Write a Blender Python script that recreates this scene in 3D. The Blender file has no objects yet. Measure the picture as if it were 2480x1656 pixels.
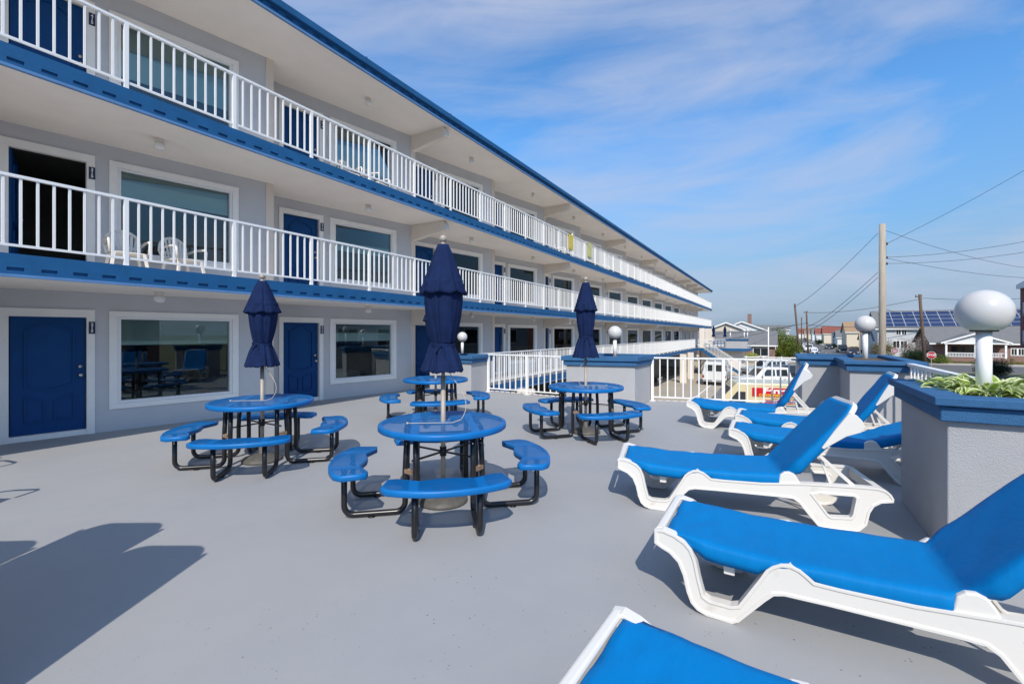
import bpy, bmesh, math, random
from mathutils import Vector, Matrix
random.seed(7)
R = math.radians
PI = math.pi
scene = bpy.context.scene
C = scene.collection

# ------------------------------------------------------------------ camera
H = 1.68                                   # eye height above the deck (deck surface is z = 0)
cd = bpy.data.cameras.new("camera"); cam = bpy.data.objects.new("camera", cd); C.objects.link(cam)
cam.location = (0, 0, H); cam.rotation_euler = (R(90), 0, 0)
cd.sensor_width = 36; cd.lens = 16.0; cd.shift_y = -0.0083
cd.clip_start = 0.02; cd.clip_end = 4000
scene.camera = cam

# ------------------------------------------------------------------ sky and sun
SUN_EL = R(43); SUN_AZ_TO = (-0.02, -1.0)   # direction (x, y) towards the sun: behind the camera
world = bpy.data.worlds.new("World"); scene.world = world; world.use_nodes = True
nt = world.node_tree; nt.nodes.clear()
out = nt.nodes.new("ShaderNodeOutputWorld"); bg = nt.nodes.new("ShaderNodeBackground")
sky = nt.nodes.new("ShaderNodeTexSky"); sky.sky_type = 'NISHITA'; sky.sun_disc = False
sky.sun_elevation = SUN_EL; sky.sun_rotation = R(180) + math.atan2(SUN_AZ_TO[0], -SUN_AZ_TO[1])
sky.air_density = 1.15; sky.dust_density = 0.45; sky.ozone_density = 1.6
bg.inputs[1].default_value = 0.15
tc = nt.nodes.new("ShaderNodeTexCoord")
def wnoise(scale, rot, sc, det, dist):
    mp = nt.nodes.new("ShaderNodeMapping"); mp.inputs['Rotation'].default_value = rot; mp.inputs['Scale'].default_value = sc
    n = nt.nodes.new("ShaderNodeTexNoise"); n.inputs['Scale'].default_value = scale; n.inputs['Detail'].default_value = det
    n.inputs['Roughness'].default_value = 0.56; n.inputs['Distortion'].default_value = dist
    nt.links.new(tc.outputs['Generated'], mp.inputs[0]); nt.links.new(mp.outputs[0], n.inputs[0]); return n
n1 = wnoise(1.25, (R(12), R(-30), R(20)), (0.7, 1.1, 2.6), 8, 0.7)
n2 = wnoise(3.4, (R(-8), R(-34), R(-15)), (0.45, 1.0, 3.2), 10, 1.2)
mx = nt.nodes.new("ShaderNodeMath"); mx.operation = 'MULTIPLY_ADD'
nt.links.new(n2.outputs[0], mx.inputs[0]); mx.inputs[1].default_value = 0.52; nt.links.new(n1.outputs[0], mx.inputs[2])
rp = nt.nodes.new("ShaderNodeMapRange"); rp.inputs['From Min'].default_value = 0.66; rp.inputs['From Max'].default_value = 0.98
rp.inputs['To Min'].default_value = 0.0; rp.inputs['To Max'].default_value = 0.80; rp.clamp = True
nt.links.new(mx.outputs[0], rp.inputs[0])
sep = nt.nodes.new("ShaderNodeSeparateXYZ"); nt.links.new(tc.outputs['Generated'], sep.inputs[0])
hz = nt.nodes.new("ShaderNodeMapRange"); hz.inputs['From Min'].default_value = 0.0; hz.inputs['From Max'].default_value = 0.38
hz.inputs['To Min'].default_value = 0.97; hz.inputs['To Max'].default_value = 0.0; hz.clamp = True
nt.links.new(sep.outputs[2], hz.inputs[0])
tint = nt.nodes.new("ShaderNodeMix"); tint.data_type = 'RGBA'; tint.blend_type = 'MULTIPLY'; tint.inputs[0].default_value = 1.0
nt.links.new(sky.outputs[0], tint.inputs[6]); tint.inputs[7].default_value = (0.40, 0.72, 0.98, 1)
mixc = nt.nodes.new("ShaderNodeMix"); mixc.data_type = 'RGBA'
hmix = nt.nodes.new("ShaderNodeMix"); hmix.data_type = 'RGBA'     # milky air near the horizon
nt.links.new(hz.outputs[0], hmix.inputs[0]); nt.links.new(tint.outputs[2], hmix.inputs[6]); hmix.inputs[7].default_value = (1.05, 1.45, 2.02, 1)
nt.links.new(rp.outputs[0], mixc.inputs[0]); nt.links.new(hmix.outputs[2], mixc.inputs[6]); mixc.inputs[7].default_value = (2.5, 2.8, 3.6, 1)
nt.links.new(mixc.outputs[2], bg.inputs[0]); nt.links.new(bg.outputs[0], out.inputs[0])

sl = bpy.data.lights.new("sun", 'SUN'); sl.energy = 3.05; sl.angle = R(0.5); sl.color = (1.0, 0.93, 0.825)
so = bpy.data.objects.new("sun", sl); C.objects.link(so)
d = Vector((SUN_AZ_TO[0], SUN_AZ_TO[1], 0)).normalized() * math.cos(SUN_EL) + Vector((0, 0, math.sin(SUN_EL)))
so.rotation_euler = d.to_track_quat('Z', 'Y').to_euler()
scene.view_settings.view_transform = 'Standard'; scene.view_settings.look = 'None'
scene.view_settings.exposure = 0.50; scene.view_settings.gamma = 1.0

# ------------------------------------------------------------------ the motel's axes: u runs along the building, v towards it
S_, C_ = math.sin(R(30.15)), math.cos(R(30.15))
TH = math.atan2(C_, S_)
def W(u, v, z=0.0): return Vector((-v * C_ + u * S_, v * S_ + u * C_, z))

# ------------------------------------------------------------------ helpers
class MB:
    def __init__(s): s.v = []; s.f = []; s.m = []; s.sm = []
    def add(s, vs, fs, mi=0, smooth=False):
        b = len(s.v); s.v += [tuple(p) for p in vs]
        for f in fs: s.f.append([i + b for i in f]); s.m.append(mi); s.sm.append(smooth)
        return s
    def box(s, x0, x1, y0, y1, z0, z1, mi=0, M=None):
        vs = [Vector(p) for p in ((x0,y0,z0),(x1,y0,z0),(x1,y1,z0),(x0,y1,z0),(x0,y0,z1),(x1,y0,z1),(x1,y1,z1),(x0,y1,z1))]
        if M: vs = [M @ p for p in vs]
        return s.add(vs, [(0,3,2,1),(4,5,6,7),(0,1,5,4),(1,2,6,5),(2,3,7,6),(3,0,4,7)], mi)
    def bar(s, a, b, w, h, mi=0, up=(0,0,1)):
        a = Vector(a); b = Vector(b); d = (b - a).normalized(); up = Vector(up)
        x = d.cross(up)
        if x.length < 1e-4: x = d.cross(Vector((1,0,0)))
        x.normalize(); y = x.cross(d).normalized(); vs = []
        for p in (a, b):
            for sx, sy in ((-1,-1),(1,-1),(1,1),(-1,1)): vs.append(p + x*sx*w/2 + y*sy*h/2)
        return s.add(vs, [(3,2,1,0),(4,5,6,7),(0,1,5,4),(1,2,6,5),(2,3,7,6),(3,0,4,7)], mi)
    def tube(s, pts, r, n=8, mi=0, smooth=True, cap=True):
        pts = [Vector(p) for p in pts]; rs = r if isinstance(r, (list, tuple)) else [r]*len(pts)
        ref = None; rings = []
        for i, p in enumerate(pts):
            t = (pts[min(i+1, len(pts)-1)] - pts[max(i-1, 0)]).normalized()
            if ref is None:
                ref = t.cross(Vector((0,0,1)))
                if ref.length < 1e-3: ref = t.cross(Vector((1,0,0)))
            ref = (ref - t*ref.dot(t)).normalized(); b = t.cross(ref)
            rings.append([p + (ref*math.cos(2*PI*k/n) + b*math.sin(2*PI*k/n))*rs[i] for k in range(n)])
        vs = [q for rg in rings for q in rg]; fs = []
        for i in range(len(pts)-1):
            for k in range(n): fs.append((i*n+k, i*n+(k+1)%n, (i+1)*n+(k+1)%n, (i+1)*n+k))
        s.add(vs, fs, mi, smooth)
        if cap:
            b = len(s.v) - len(vs)
            s.f.append([b+k for k in reversed(range(n))]); s.m.append(mi); s.sm.append(False)
            s.f.append([b+(len(pts)-1)*n+k for k in range(n)]); s.m.append(mi); s.sm.append(False)
        return s
    def lathe(s, prof, n=24, cx=0, cy=0, mi=0, smooth=True, fn=None):
        vs = []; fs = []
        for (r, z) in prof:
            for k in range(n):
                a = 2*PI*k/n; rr = fn(r, z, a) if fn else r
                vs.append((cx + rr*math.cos(a), cy + rr*math.sin(a), z))
        for i in range(len(prof)-1):
            for k in range(n): fs.append((i*n+k, i*n+(k+1)%n, (i+1)*n+(k+1)%n, (i+1)*n+k))
        return s.add(vs, fs, mi, smooth)
    def prism(s, poly, axis, a, b, mi=0, mi_side=None, smooth=False):
        """poly: 2-D points; axis 'z' -> (x,y) extruded in z; 'y' -> (x,z) extruded in y; 'x' -> (y,z) extruded in x"""
        def P(p, t):
            if axis == 'z': return (p[0], p[1], t)
            if axis == 'y': return (p[0], t, p[1])
            return (t, p[0], p[1])
        n = len(poly); vs = [P(p, a) for p in poly] + [P(p, b) for p in poly]
        s.add(vs, [list(range(n))[::-1], [n+k for k in range(n)]], mi)
        b0 = len(s.v) - 2*n
        for k in range(n):
            s.f.append([b0+k, b0+(k+1)%n, b0+n+(k+1)%n, b0+n+k]); s.m.append(mi if mi_side is None else mi_side); s.sm.append(smooth)
        return s
    def sphere(s, c, r, n=24, m=14, mi=0, sz=1.0, z0=-1.0):
        prof = []
        for i in range(m+1):
            t = -PI/2 + PI*i/m; z = math.sin(t)
            if z < z0: continue
            prof.append((max(r*math.cos(t), 1e-4), c[2] + r*sz*z))
        return s.lathe(prof, n, c[0], c[1], mi)
    def mesh(s, name, mats):
        me = bpy.data.meshes.new(name); me.from_pydata(s.v, [], s.f)
        for m in (mats if isinstance(mats, (list, tuple)) else [mats]): me.materials.append(m)
        me.polygons.foreach_set('material_index', s.m); me.polygons.foreach_set('use_smooth', s.sm); me.update()
        bm = bmesh.new(); bm.from_mesh(me); bmesh.ops.recalc_face_normals(bm, faces=bm.faces); bm.to_mesh(me); bm.free()
        return me
    def build(s, name, mats, parent=None, bevel=0, seg=2, solid=0):
        o = bpy.data.objects.new(name, s.mesh(name, mats)); C.objects.link(o)
        if parent: o.parent = parent
        if solid:
            md = o.modifiers.new('solid', 'SOLIDIFY'); md.thickness = solid; md.offset = 0
        if bevel:
            md = o.modifiers.new('bevel', 'BEVEL'); md.width = bevel; md.segments = seg; md.limit_method = 'ANGLE'; md.angle_limit = R(35)
            md.harden_normals = True; 
        return o

def empty(name, loc=(0,0,0), rz=0, parent=None):
    o = bpy.data.objects.new(name, None); C.objects.link(o); o.location = loc; o.rotation_euler = (0,0,rz)
    o.empty_display_size = 0.2
    if parent: o.parent = parent
    return o
def tag(o, label, cat, group=None):
    o['label'] = label; o['category'] = cat
    if group: o['group'] = group
    return o
def struct(o): o['kind'] = 'structure'; return o
def kids(o): return [c for c in bpy.data.objects if c.parent == o]
def copy_tree(o, parent=None):
    c = o.copy(); C.objects.link(c)
    if parent: c.parent = parent
    for ch in kids(o): copy_tree(ch, c)
    return c
def place(o, loc, rz=None):
    o.location = loc
    if rz is not None: o.rotation_euler = (0, 0, rz)
    return o
_fontcache = {}
def text_mesh(name, txt, size, mat, parent=None, loc=(0,0,0), rot=(0,0,0), depth=0.002, spacing=1.0, sx=1.0, offset=0.0):
    cu = bpy.data.curves.new('t', 'FONT'); cu.body = txt; cu.size = size; cu.extrude = depth; cu.align_x = 'CENTER'; cu.align_y = 'CENTER'
    cu.space_line = spacing; cu.offset = offset
    to = bpy.data.objects.new('t', cu); C.objects.link(to)
    dg = bpy.context.evaluated_depsgraph_get()
    me = bpy.data.meshes.new_from_object(to.evaluated_get(dg)); bpy.data.objects.remove(to)
    me.materials.clear(); me.materials.append(mat)
    o = bpy.data.objects.new(name, me); C.objects.link(o); o.location = loc; o.rotation_euler = rot; o.scale = (sx, 1, 1)
    if parent: o.parent = parent
    return o

# ------------------------------------------------------------------ materials
def mat(name, col, rough=0.6, var=0.0, vs=6.0, bump=0.0, bs=60.0, metal=0.0, spec=0.5, col2=None, thr=None, coat=0.0, bd=3, sss=0.0, stretch=None):
    m = bpy.data.materials.new(name); m.use_nodes = True; t = m.node_tree; p = t.nodes['Principled BSDF']
    p.inputs['Base Color'].default_value = (*col, 1); p.inputs['Roughness'].default_value = rough
    p.inputs['Metallic'].default_value = metal; p.inputs['Specular IOR Level'].default_value = spec
    p.inputs['Coat Weight'].default_value = coat
    if sss: p.inputs['Subsurface Weight'].default_value = sss; p.inputs['Subsurface Radius'].default_value = (0.05,0.05,0.05)
    if var or bump or col2:
        tcn = t.nodes.new('ShaderNodeTexCoord'); src = tcn.outputs['Object']
        if stretch:
            mp = t.nodes.new('ShaderNodeMapping'); mp.inputs['Scale'].default_value = stretch; t.links.new(src, mp.inputs[0]); src = mp.outputs[0]
    if var or col2:
        n = t.nodes.new('ShaderNodeTexNoise'); n.inputs['Scale'].default_value = vs; n.inputs['Detail'].default_value = 6; n.inputs['Roughness'].default_value = 0.6
        t.links.new(src, n.inputs[0])
        mr = t.nodes.new('ShaderNodeMapRange'); mr.inputs['From Min'].default_value = 0.3 if thr is None else thr - 0.06; mr.inputs['From Max'].default_value = 0.7 if thr is None else thr + 0.06
        t.links.new(n.outputs[0], mr.inputs[0])
        mx = t.nodes.new('ShaderNodeMix'); mx.data_type = 'RGBA'
        c2 = col2 if col2 else tuple(min(1, c*(1+var)) for c in col); c1 = col if col2 else tuple(c*(1-var) for c in col)
        mx.inputs[6].default_value = (*c1, 1); mx.inputs[7].default_value = (*c2, 1)
        t.links.new(mr.outputs[0], mx.inputs[0]); t.links.new(mx.outputs[2], p.inputs['Base Color'])
    if bump:
        n = t.nodes.new('ShaderNodeTexNoise'); n.inputs['Scale'].default_value = bs; n.inputs['Detail'].default_value = bd
        t.links.new(src, n.inputs[0]); b = t.nodes.new('ShaderNodeBump'); b.inputs['Strength'].default_value = bump; b.inputs['Distance'].default_value = 0.01
        t.links.new(n.outputs[0], b.inputs['Height']); t.links.new(b.outputs[0], p.inputs['Normal'])
    return m
M = {}
M['wall'] = mat('grey stucco wall', (0.585,0.59,0.61), 0.85, 0.04, 1.5, 0.25, 90)
M['beige'] = mat('cream painted concrete', (0.76,0.68,0.59), 0.85, 0.05, 1.2, 0.2, 60)
M['soffit'] = mat('cream soffit', (0.90,0.83,0.75), 0.85, 0.05, 0.8, 0.25, 50)
M['trim'] = mat('white painted trim', (0.93,0.91,0.87), 0.5, 0.03, 3)
M['rail'] = mat('white rail paint', (0.82,0.82,0.81), 0.4, 0.03, 4)
M['blue'] = mat('blue fascia paint', (0.012,0.098,0.245), 0.6, spec=0.3, var=0.12, vs=3, bump=0.25, bs=40)#, 0.12, 3, 0.25, 40)
M['blue2'] = mat('blue cap stucco', (0.035,0.125,0.27), 0.75, 0.10, 5, 0.8, 130, spec=0.3)
M['bluelip'] = mat('light blue lip', (0.10,0.23,0.45), 0.5, 0.1, 4)
M['door'] = mat('navy door paint', (0.0,0.055,0.20), 0.5, 0.08, 4, 0.03, 200, spec=0.25)
M['steel'] = mat('brushed steel', (0.6,0.58,0.54), 0.25, metal=1.0)
M['stucco'] = mat('white stucco', (0.42,0.42,0.43), 0.9, 0.04, 2, 0.8, 150, bd=3)
M['plastic'] = mat('white resin', (0.74,0.71,0.66), 0.38, 0.05, 5, 0.05, 30, col2=(0.64,0.60,0.53), thr=0.68)
M['globe'] = mat('white globe', (0.60,0.585,0.57), 0.22)
M['glass_lamp'] = mat('frosted lamp', (0.82,0.81,0.78), 0.2)
M['sling'] = mat('blue sling fabric', (0.0,0.170,0.455), 0.6, 0.05, 5, 0.22, 16, spec=0.12, stretch=(3,1,1))
M['navy'] = mat('navy canvas', (0.008,0.019,0.068), 0.9, 0.18, 8, 0.4, 35, spec=0.15)
M['tblue'] = mat('blue plastisol', (0.002,0.140,0.42), 0.42, 0.10, 6, spec=0.32)
M['black'] = mat('black powder coat', (0.012,0.012,0.014), 0.28, 0.2, 12)
M['pole'] = mat('tan umbrella pole', (0.36,0.31,0.26), 0.4, 0.06, 9)
M['iron'] = mat('grey cast base', (0.10,0.095,0.085), 0.6, 0.25, 14, 0.4, 60)
M['rust'] = mat('rusty clamp', (0.22,0.15,0.10), 0.6, 0.3, 30)
M['cord'] = mat('white cord', (0.48,0.44,0.38), 0.6)
M['dark'] = mat('dark interior', (0.03,0.028,0.026), 0.9)
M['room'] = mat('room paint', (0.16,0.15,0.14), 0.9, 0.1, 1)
M['blind'] = mat('sage roller blind', (0.68,0.76,0.70), 0.8)
M['plaque'] = mat('navy plaque', (0.01,0.02,0.07), 0.4)
M['white'] = mat('white enamel', (0.85,0.85,0.85), 0.4)
M['concrete'] = mat('tan concrete lot', (0.40,0.345,0.27), 0.9, 0.10, 0.35, 0.2, 20)
M['asphalt'] = mat('asphalt', (0.13,0.125,0.12), 0.9, 0.15, 0.3, 0.3, 30)
M['sidewalk'] = mat('sidewalk', (0.44,0.40,0.35), 0.9, 0.1, 1, 0.2, 20)
M['grass'] = mat('lawn grass', (0.12,0.13,0.05), 0.95, 0.3, 0.8, 0.5, 14, col2=(0.22,0.19,0.10), thr=0.52)
M['wood'] = mat('weathered pole wood', (0.40,0.345,0.275), 0.9, 0.18, 2.0, 0.8, 12, stretch=(6,6,0.5))
M['wood2'] = mat('dark creosote wood', (0.13,0.085,0.06), 0.9, 0.3, 2.0, 0.8, 12, stretch=(6,6,0.5))
M['wire'] = mat('black cable', (0.03,0.03,0.035), 0.6)
M['shingle'] = mat('grey shingle', (0.17,0.17,0.17), 0.95, 0.15, 2, 0.5, 12, stretch=(1,1,4))
M['shingle2'] = mat('brown shingle', (0.24,0.16,0.12), 0.95, 0.15, 2, 0.5, 12)
M['shingle3'] = mat('tan shingle', (0.34,0.22,0.13), 0.95, 0.15, 2, 0.5, 12)
M['tile'] = mat('red tile', (0.24,0.075,0.05), 0.9, 0.2, 2, 0.5, 8)
M['siding'] = mat('pale grey siding', (0.52,0.53,0.54), 0.8, 0.05, 1, 0.4, 4, stretch=(0.2,0.2,8))
M['siding2'] = mat('cream siding', (0.66,0.57,0.45), 0.8, 0.05, 1, 0.4, 4, stretch=(0.2,0.2,8))
M['siding3'] = mat('white siding', (0.72,0.72,0.72), 0.8, 0.05, 1, 0.4, 4, stretch=(0.2,0.2,8))
M['winglass'] = mat('dark window', (0.02,0.025,0.03), 0.08, spec=0.8)
M['tyre'] = mat('tyre rubber', (0.012,0.012,0.012), 0.8)
M['rim'] = mat('alloy rim', (0.5,0.5,0.5), 0.3, metal=0.8)
M['red'] = mat('red lens', (0.35,0.01,0.012), 0.2)
M['lens'] = mat('clear lens', (0.7,0.7,0.7), 0.1)
M['chrome'] = mat('chrome', (0.7,0.7,0.7), 0.15, metal=1.0)
M['signred'] = mat('sign red', (0.55,0.008,0.015), 0.35)
M['bark'] = mat('bark', (0.10,0.07,0.045), 0.95, 0.3, 3)

def brick(name, c1, c2, mortar, scale=1.0):
    m = bpy.data.materials.new(name); m.use_nodes = True; t = m.node_tree; p = t.nodes['Principled BSDF']
    p.inputs['Roughness'].default_value = 0.9
    tcn = t.nodes.new('ShaderNodeTexCoord'); mp = t.nodes.new('ShaderNodeMapping'); mp.inputs['Rotation'].default_value = (R(90), 0, 0)
    # walls run along local x or y: fold x+y into the brick direction
    sp = t.nodes.new('ShaderNodeSeparateXYZ'); t.links.new(tcn.outputs['Object'], sp.inputs[0])
    a = t.nodes.new('ShaderNodeMath'); a.operation = 'ADD'; t.links.new(sp.outputs[0], a.inputs[0]); t.links.new(sp.outputs[1], a.inputs[1])
    cb = t.nodes.new('ShaderNodeCombineXYZ'); t.links.new(a.outputs[0], cb.inputs[0]); t.links.new(sp.outputs[2], cb.inputs[1])
    b = t.nodes.new('ShaderNodeTexBrick'); b.inputs['Scale'].default_value = scale; b.inputs['Color1'].default_value = (*c1,1); b.inputs['Color2'].default_value = (*c2,1)
    b.inputs['Mortar'].default_value = (*mortar,1); b.inputs['Mortar Size'].default_value = 0.012; b.inputs['Brick Width'].default_value = 0.24; b.inputs['Row Height'].default_value = 0.085
    t.links.new(cb.outputs[0], b.inputs[0]); t.links.new(b.outputs[0], p.inputs['Base Color']); return m
M['brick'] = brick('red brick', (0.27,0.11,0.08), (0.20,0.085,0.065), (0.30,0.27,0.24))
M['brick2'] = brick('brown red block', (0.19,0.07,0.065), (0.17,0.065,0.06), (0.17,0.08,0.07))

def leaf_mat(name, c1, c2, scale=3.0):
    m = bpy.data.materials.new(name); m.use_nodes = True; t = m.node_tree; p = t.nodes['Principled BSDF']
    p.inputs['Roughness'].default_value = 0.55; p.inputs['Specular IOR Level'].default_value = 0.3
    tcn = t.nodes.new('ShaderNodeTexCoord'); n = t.nodes.new('ShaderNodeTexNoise'); n.inputs['Scale'].default_value = scale; n.inputs['Detail'].default_value = 5
    t.links.new(tcn.outputs['Object'], n.inputs[0])
    mr = t.nodes.new('ShaderNodeMapRange'); mr.inputs['From Min'].default_value = 0.35; mr.inputs['From Max'].default_value = 0.65; t.links.new(n.outputs[0], mr.inputs[0])
    mx = t.nodes.new('ShaderNodeMix'); mx.data_type = 'RGBA'; mx.inputs[6].default_value = (*c1,1); mx.inputs[7].default_value = (*c2,1)
    t.links.new(mr.outputs[0], mx.inputs[0]); t.links.new(mx.outputs[2], p.inputs['Base Color'])
    tr = t.nodes.new('ShaderNodeBsdfTranslucent'); t.links.new(mx.outputs[2], tr.inputs[0])
    ms = t.nodes.new('ShaderNodeMixShader'); ms.inputs[0].default_value = 0.25
    o = [x for x in t.nodes if x.type == 'OUTPUT_MATERIAL'][0]
    t.links.new(p.outputs[0], ms.inputs[1]); t.links.new(tr.outputs[0], ms.inputs[2]); t.links.new(ms.outputs[0], o.inputs[0]); return m
M['leafA'] = leaf_mat('bright green leaves', (0.05,0.09,0.02), (0.22,0.26,0.03), 1.2)
M['leafB'] = leaf_mat('dark green leaves', (0.012,0.03,0.010), (0.03,0.06,0.018), 2)
M['leafC'] = leaf_mat('olive leaves', (0.12,0.12,0.03), (0.26,0.20,0.07), 2)
M['leafD'] = leaf_mat('autumn pink blossom', (0.20,0.14,0.10), (0.45,0.38,0.34), 2)
M['hosta'] = leaf_mat('hosta green', (0.20,0.33,0.03), (0.36,0.47,0.07), 12)
M['hostaedge'] = leaf_mat('hosta cream edge', (0.70,0.74,0.42), (0.80,0.82,0.56), 12)
M['yellowleaf'] = leaf_mat('yellow green sprig', (0.30,0.36,0.05), (0.45,0.46,0.10), 12)

def glass_pane():
    m = bpy.data.materials.new('window glass'); m.use_nodes = True; t = m.node_tree; t.nodes.remove(t.nodes['Principled BSDF'])
    o = [x for x in t.nodes if x.type == 'OUTPUT_MATERIAL'][0]
    tr = t.nodes.new('ShaderNodeBsdfTransparent'); tr.inputs[0].default_value = (0.90,0.95,0.93,1)
    gl = t.nodes.new('ShaderNodeBsdfGlossy'); gl.inputs['Roughness'].default_value = 0.006; gl.inputs[0].default_value = (0.85,0.92,0.95,1)
    fr = t.nodes.new('ShaderNodeFresnel'); fr.inputs['IOR'].default_value = 1.62
    ms = t.nodes.new('ShaderNodeMixShader'); t.links.new(fr.outputs[0], ms.inputs[0]); t.links.new(tr.outputs[0], ms.inputs[1]); t.links.new(gl.outputs[0], ms.inputs[2])
    t.links.new(ms.outputs[0], o.inputs[0]); return m
M['pane'] = glass_pane()

def perforated():
    """blue coated steel sheet with round holes on a hexagonal grid, in solid bands"""
    m = M['tblue'].copy(); m.name = 'perforated blue steel'; t = m.node_tree; p = t.nodes['Principled BSDF']
    o = [x for x in t.nodes if x.type == 'OUTPUT_MATERIAL'][0]
    tcn = t.nodes.new('ShaderNodeTexCoord'); sp = t.nodes.new('ShaderNodeSeparateXYZ'); t.links.new(tcn.outputs['Object'], sp.inputs[0])
    def mth(op, a, b=None, c=None):
        n = t.nodes.new('ShaderNodeMath'); n.operation = op
        for i, x in enumerate((a, b, c)):
            if x is None: continue
            if isinstance(x, (int, float)): n.inputs[i].default_value = x
            else: t.links.new(x, n.inputs[i])
        return n.outputs[0]
    P = 0.025; PY = P*1.732
    def grid(ox, oy):
        gx = mth('SUBTRACT', mth('FRACT', mth('ADD', mth('DIVIDE', sp.outputs[0], P), ox)), 0.5)
        gy = mth('SUBTRACT', mth('FRACT', mth('ADD', mth('DIVIDE', sp.outputs[1], PY), oy)), 0.5)
        return mth('ADD', mth('POWER', mth('MULTIPLY', gx, P), 2.0), mth('POWER', mth('MULTIPLY', gy, PY), 2.0))
    d2 = mth('MINIMUM', grid(0.0, 0.0), grid(0.5, 0.5))
    hole = mth('LESS_THAN', d2, 0.0080**2)
    # solid bands across the sheet
    bx = mth('GREATER_THAN', mth('ABSOLUTE', mth('SUBTRACT', mth('FRACT', mth('ADD', mth('DIVIDE', sp.outputs[0], 0.46), 0.5)), 0.5)), 0.0)
    band1 = mth('LESS_THAN', mth('ABSOLUTE', mth('SUBTRACT', mth('ABSOLUTE', sp.outputs[0]), 0.27)), 0.038)
    keep = mth('SUBTRACT', 1.0, band1)
    fac = mth('MULTIPLY', mth('MULTIPLY', hole, keep), bx)
    tr = t.nodes.new('ShaderNodeBsdfTransparent'); ms = t.nodes.new('ShaderNodeMixShader')
    t.links.new(fac, ms.inputs[0]); t.links.new(p.outputs[0], ms.inputs[1]); t.links.new(tr.outputs[0], ms.inputs[2]); t.links.new(ms.outputs[0], o.inputs[0])
    return m
M['perf'] = perforated()

def deck_paint():
    m = bpy.data.materials.new('grey deck paint'); m.use_nodes = True; t = m.node_tree; p = t.nodes['Principled BSDF']
    p.inputs['Roughness'].default_value = 0.62; p.inputs['Specular IOR Level'].default_value = 0.35
    tcn = t.nodes.new('ShaderNodeTexCoord')
    def noise(sc, det=5, rough=0.6):
        n = t.nodes.new('ShaderNodeTexNoise'); n.inputs['Scale'].default_value = sc; n.inputs['Detail'].default_value = det; n.inputs['Roughness'].default_value = rough
        t.links.new(tcn.outputs['Object'], n.inputs[0]); return n.outputs[0]
    def ramp(src, a, b, lo=0.0, hi=1.0):
        r = t.nodes.new('ShaderNodeMapRange'); r.inputs[1].default_value = a; r.inputs[2].default_value = b; r.inputs[3].default_value = lo; r.inputs[4].default_value = hi
        t.links.new(src, r.inputs[0]); return r.outputs[0]
    def mix(f, a, b):
        x = t.nodes.new('ShaderNodeMix'); x.data_type = 'RGBA'
        if isinstance(f, float): x.inputs[0].default_value = f
        else: t.links.new(f, x.inputs[0])
        for i, q in ((6, a), (7, b)):
            if isinstance(q, tuple): x.inputs[i].default_value = (*q, 1)
            else: t.links.new(q, x.inputs[i])
        return x.outputs[2]
    def mul(a, b):
        x = t.nodes.new('ShaderNodeMath'); x.operation = 'MULTIPLY'; t.links.new(a, x.inputs[0]); t.links.new(b, x.inputs[1]); return x.outputs[0]
    base = mix(ramp(noise(0.35), 0.35, 0.65), (0.315,0.32,0.33), (0.35,0.352,0.357))
    base = mix(ramp(noise(2.3, 8, 0.7), 0.4, 0.75, 0, 0.5), base, (0.365,0.36,0.355))
    # chipped dark flecks, gathered in worn patches, and rare bare white chips
    vo = t.nodes.new('ShaderNodeTexVoronoi'); vo.inputs['Scale'].default_value = 26; vo.inputs['Randomness'].default_value = 1.0; t.links.new(tcn.outputs['Object'], vo.inputs[0])
    fl = ramp(vo.outputs['Distance'], 0.16, 0.10); patch = ramp(noise(0.45, 3), 0.46, 0.58); pick = ramp(noise(7.0, 2), 0.53, 0.60)
    base = mix(mul(mul(fl, patch), pick), base, (0.10,0.09,0.085))
    v2 = t.nodes.new('ShaderNodeTexVoronoi'); v2.inputs['Scale'].default_value = 1.6; t.links.new(tcn.outputs['Object'], v2.inputs[0])
    base = mix(ramp(v2.outputs['Distance'], 0.022, 0.016), base, (0.62,0.60,0.55))
    t.links.new(base, p.inputs['Base Color'])
    b = t.nodes.new('ShaderNodeBump'); b.inputs['Strength'].default_value = 0.25; b.inputs['Distance'].default_value = 0.004
    t.links.new(noise(70, 4), b.inputs['Height']); t.links.new(b.outputs[0], p.inputs['Normal'])
    return m
M['deck'] = deck_paint()

# ================================================================== GROUND AND STREETS (z = -3)
G = -3.0
def sheet(name, pts, z, m, local=True):
    b = MB(); vs = [(p[0], p[1], z) for p in pts]; b.add(vs, [list(range(len(vs)))])
    o = b.build(name, m); o.rotation_euler = (0, 0, TH if local else 0); return struct(o)
sheet('ground', [(-1500,-1500),(1500,-1500),(1500,1500),(-1500,1500)], G-0.012, M['grass'])
sheet('parking_lot', [(-20,-5.2),(72,-5.2),(72,10),(-20,10)], G-0.008, M['concrete'])
sheet('main_road', [(-60,-15.6),(900,-15.6),(900,-5.4),(-60,-5.4)], G-0.004, M['asphalt'])
sheet('cross_street', [(75,-160),(91,-160),(91,-15.6),(75,-15.6)], G-0.004, M['asphalt'])
b = MB(); b.box(93,93.2,-160,-17.6,G-0.01,G+0.0)
for nm, (x0,x1,y0,y1) in {'far_sidewalk':(91,94.5,-160,-15.7), 'road_sidewalk':(-60,74.8,-17.8,-15.7), 'street_sidewalk':(94.6,600,-17.8,-15.7), 'lot_sidewalk':(72.2,600,-5.3,-3.4)}.items():
    k = MB().box(x0,x1,y0,y1,G-0.011,G+0.11).build(nm, M['sidewalk']); k.rotation_euler = (0,0,TH); struct(k)
k = MB()
for i in range(9): k.box(14+i*4.47, 14.09+i*4.47, -4.5, 2.0, G-0.01, G-0.003)
for j in (5.1,): k.box(12, 60, j, j+0.10, G-0.01, G-0.0035)
k = k.build('parking_lines', M['white']); k.rotation_euler = (0,0,TH); struct(k)
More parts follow.
